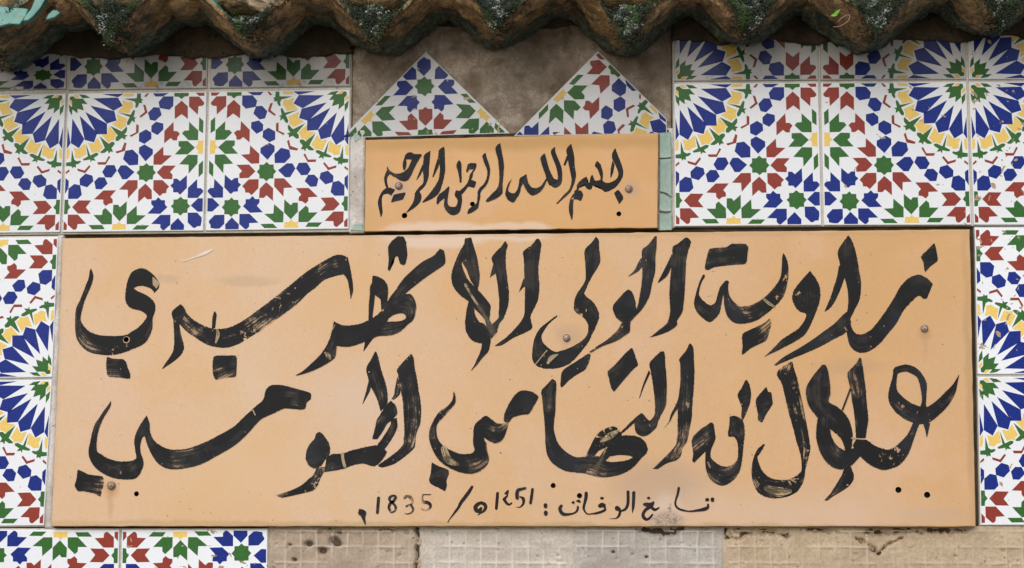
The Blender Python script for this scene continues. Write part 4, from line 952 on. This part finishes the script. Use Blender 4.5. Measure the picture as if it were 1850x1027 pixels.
# mortar body lying on the tiles
bx0, bx1 = tiles[0][1]-.1, tiles[-1][1]+.1
V = []; F = []; NX = 220; prof = [(-.112, -.006), (-.122, .012), (-.108, .036), (-.05, .062), (.05, .10), (.34, .20), (.34, .03), (.05, -.008)]
zt = [(t[1], t[2]+.052) for t in tiles]
def zbase(x):
    for (a, za), (b, zb) in zip(zt, zt[1:]):
        if x <= b: f = (x-a)/(b-a); return za+(zb-za)*max(0, min(1, f))
    return zt[-1][1]
for i in range(NX+1):
    x = bx0+(bx1-bx0)*i/NX; zb = zbase(x)
    for j, (y, dz) in enumerate(prof):
        nn = noise.fractal(Vector((x*30, j*1.7, 4)), 1, 2, 4)*.010
        V.append((x, y+nn, zb+dz+nn*.7))
m = len(prof)
for i in range(NX):
    for j in range(m):
        k = (j+1) % m; F.append((i*m+j, i*m+k, (i+1)*m+k, (i+1)*m+j))
F.append(tuple(range(m))[::-1]); F.append(tuple(NX*m+j for j in range(m)))
tag(mesh('roof_mortar', V, F, M['clay'], smooth=True), 'lumpy mortar bedding lying on the row of eave tiles', 'mortar', kind='thing')
# cover tiles over the joints (above the picture's edge)
def cover(x, z, label):
    V = []; F = []; mi = []; NS, NT = 20, 12
    for r in (.062, .050):
        for j in range(NT+1):
            for i in range(NS+1):
                a = math.pi*i/NS; y = -.085 + j/NT*.42; rr = r*(1-.12*j/NT); nn = noise.fractal(Vector((x*7+math.cos(a), y*20, a*2)), 1, 2, 4)*.002
                V.append(((rr+nn)*math.cos(a), y, (rr+nn)*math.sin(a)*.85 + (y+.085)*.28))
    n1 = (NS+1)*(NT+1)
    for q in (0, 1):
        for j in range(NT):
            for i in range(NS):
                k = q*n1+j*(NS+1)+i; f = (k, k+1, k+NS+2, k+NS+1); F.append(f[::-1] if q else f); mi.append(q)
    for i in range(NS): F.append((i, n1+i, n1+i+1, i+1)); mi.append(1)
    o = mesh('cover_tile', V, F, [M['roof_glaze'], M['clay']], mi, smooth=True); o.location = (x, 0, z); tag(o, label, 'roof tile', 'cover tiles above the eave')
ORD = ['first', 'second', 'third', 'fourth', 'fifth', 'sixth', 'seventh', 'eighth', 'ninth', 'tenth', 'eleventh', 'twelfth']
for i, (a, b) in enumerate(zip(tiles, tiles[1:])):
    cover((a[1]+b[1])/2, zbase((a[1]+b[1])/2)+.022, f'green cover tile above the eave, {ORD[i]} from the left')

# moss and lichen in the mouths of the channels
def moss_mass():
    V = []; F = []; T = []
    def chip(p, n, size, tone):
        n = n.normalized(); t = n.orthogonal().normalized(); t = (Matrix.Rotation(random.uniform(0, 6.28), 3, n) @ t); b = n.cross(t)
        i0 = len(V); q = random.uniform(.6, 1.2)
        V.extend([p - t*size*.5, p + b*size*.35*q + n*size*.3, p + t*size*.6 + n*size*.25, p - b*size*.4*q + n*size*.1, p + n*size*.55*q])
        F.extend([(i0, i0+3, i0+4), (i0+3, i0+2, i0+4), (i0+2, i0+1, i0+4), (i0+1, i0, i0+4)])
        for _ in range(5): T.append(max(0, min(1, tone + random.uniform(-.06, .06))))
    spec = {2: (1.5, .55, .95), 3: (1.5, .35, .55), 4: (.75, .45, .88), 5: (1.25, .35, .9), 6: (1.15, .5, .85), 7: (1.25, .55, .85), 8: (1.3, .50, .80), 9: (1.2, .35, .9), 10: (1.35, .45, .7)}
    for ti, (o, xc, zb) in enumerate(tiles):
        sc, green, pale = spec.get(ti, (1.1, .4, .8)); me = o.data; NS, NT = 96, 54; n1 = (NS+1)*(NT+1)
        rnd = random.Random(ti*11)
        def P(v): return Vector(v)+Vector(o.location)
        for k in range(int(4200*sc)):
            mode = rnd.random()
            sgm = rnd.gauss(.08*math.sin(ti*2.1), .125 + (.12 if mode < .2 else 0)*sc); s = max(-.92, min(.92, sgm))
            i = int((s+1)/2*NS)
            front = me.vertices[(NT)*(NS+1)+i].co; fin = me.vertices[n1+NT*(NS+1)+i].co
            if mode < .46:                                       # on the lip and drooping over it
                h = abs(rnd.gauss(0, .017))*sc*max(0, 1-abs(s)*2.2); p = P(front.lerp(fin, rnd.random())) + Vector((rnd.gauss(0, .002), -abs(rnd.gauss(0, .004)) - .001, -h*.55 + .004*rnd.random()))
                nrm = Vector((rnd.gauss(0, .5), -1, rnd.gauss(.3, .5)))
            elif mode < .84:                                     # cushion filling the trough
                j = NT - int(abs(rnd.gauss(0, 11))); j = max(NT-22, min(NT, j)); q = me.vertices[n1+j*(NS+1)+i].co
                p = P(q) + Vector((rnd.gauss(0, .0015), rnd.gauss(0, .0015), rnd.random()*.020*sc*max(0, 1-abs(s)*1.5))); nrm = Vector((rnd.gauss(0, .5), -.5, 1))
            else:                                                # thin growth on the underside below the lip
                j = NT - int(abs(rnd.gauss(0, 8*sc))); j = max(8, min(NT, j)); q = me.vertices[j*(NS+1)+i].co
                p = P(q) + Vector((rnd.gauss(0, .0018), rnd.gauss(0, .0015), rnd.uniform(-.0012, 0))); nrm = Vector((rnd.gauss(0, .4), -.6, -1))
            f = noise.noise(Vector((p.x*42, p.z*42, 3+ti))); f2 = noise.noise(Vector((p.x*70, p.z*70, 9)))
            tone = .16 + max(0, f+.15)*.6*green*1.6
            if f2 > .12 and mode < .85 and abs(s) < .20 and rnd.random() < pale*.55: tone = rnd.uniform(.80, 1.0)
            chip(p, nrm, rnd.uniform(.0012, .0036), tone)
    me = bpy.data.meshes.new('moss'); me.from_pydata([tuple(v) for v in V], [], F); me.materials.append(M['moss'])
    a = me.attributes.new('tone', 'FLOAT', 'POINT'); a.data.foreach_set('value', T)
    o = bpy.data.objects.new('moss', me); COL.objects.link(o)
    tag(o, 'dark green moss with pale lichen filling the mouths of the eave tiles', 'moss', kind='stuff')
moss_mass()
# a light stone in one trough, a sprig in another
def stone(px, py, d, r, label):
    V = []; F = []; n, m = 14, 9; x, z = W(px, py, d)
    for j in range(m+1):
        for i in range(n):
            a, b = 2*math.pi*i/n, math.pi*j/m; q = Vector((math.sin(b)*math.cos(a), math.sin(b)*math.sin(a), math.cos(b)))
            rr = r*(1+.35*noise.noise(q*1.6)); V.append((q.x*rr*1.25, q.y*rr, q.z*rr*.8))
    for j in range(m):
        for i in range(n): F.append((j*n+i, (j+1)*n+i, (j+1)*n+(i+1) % n, j*n+(i+1) % n))
    o = mesh('stone', V, F, M['bed_tan']); o.location = (x, -d, z); tag(o, label, 'stone')
stone(480, 2, .115, .019, 'light tan broken stone in the trough of a brown eave tile')
def sprig():
    x, z = W(1500, 30, .165); root = empty('sprig', (x, -.165, z)); tag(root, 'tiny green sprig with a curled dry stem at an eave tile', 'plant')
    def tube(pts, r, name, mat):
        V = []; F = []; C = cr([tuple(p) for p in pts], 5); k = 6
        for i, p in enumerate(C):
            for q in range(k): a = 2*math.pi*q/k; V.append((p[0]+r*math.cos(a), p[1]+r*.8*math.sin(a)*.5, p[2]+r*math.sin(a)))
        for i in range(len(C)-1):
            for q in range(k): F.append((i*k+q, i*k+(q+1) % k, (i+1)*k+(q+1) % k, (i+1)*k+q))
        mesh(name, V, F, mat, parent=root)
    tube([(.004, 0, -.014), (.012, -.004, -.014), (.022, -.006, -.008), (.024, -.006, -.001), (.020, -.005, .000), (.012, -.004, -.005), (.010, -.003, -.008)], .0006, 'stem', M['twig'])
    for ang, ln, ox in ((.1, .009, 0), (.7, .012, .003)):
        V = []; F = []
        for i in range(7):
            t = i/6; wv = .0018*math.sin(math.pi*t)+.0002; cx_, cz_ = ox+math.cos(ang)*ln*t, math.sin(ang)*ln*t; nx, nz = -math.sin(ang)*wv, math.cos(ang)*wv
            V += [(cx_-nx, -.004-.002*t, cz_-nz), (cx_, -.0035-.002*t, cz_), (cx_+nx, -.004-.002*t, cz_+nz)]
        for i in range(6): F += [(i*3, i*3+1, i*3+4, i*3+3), (i*3+1, i*3+2, i*3+5, i*3+4)]
        mesh('leaf', V, F, M['leaf'], parent=root)
sprig()
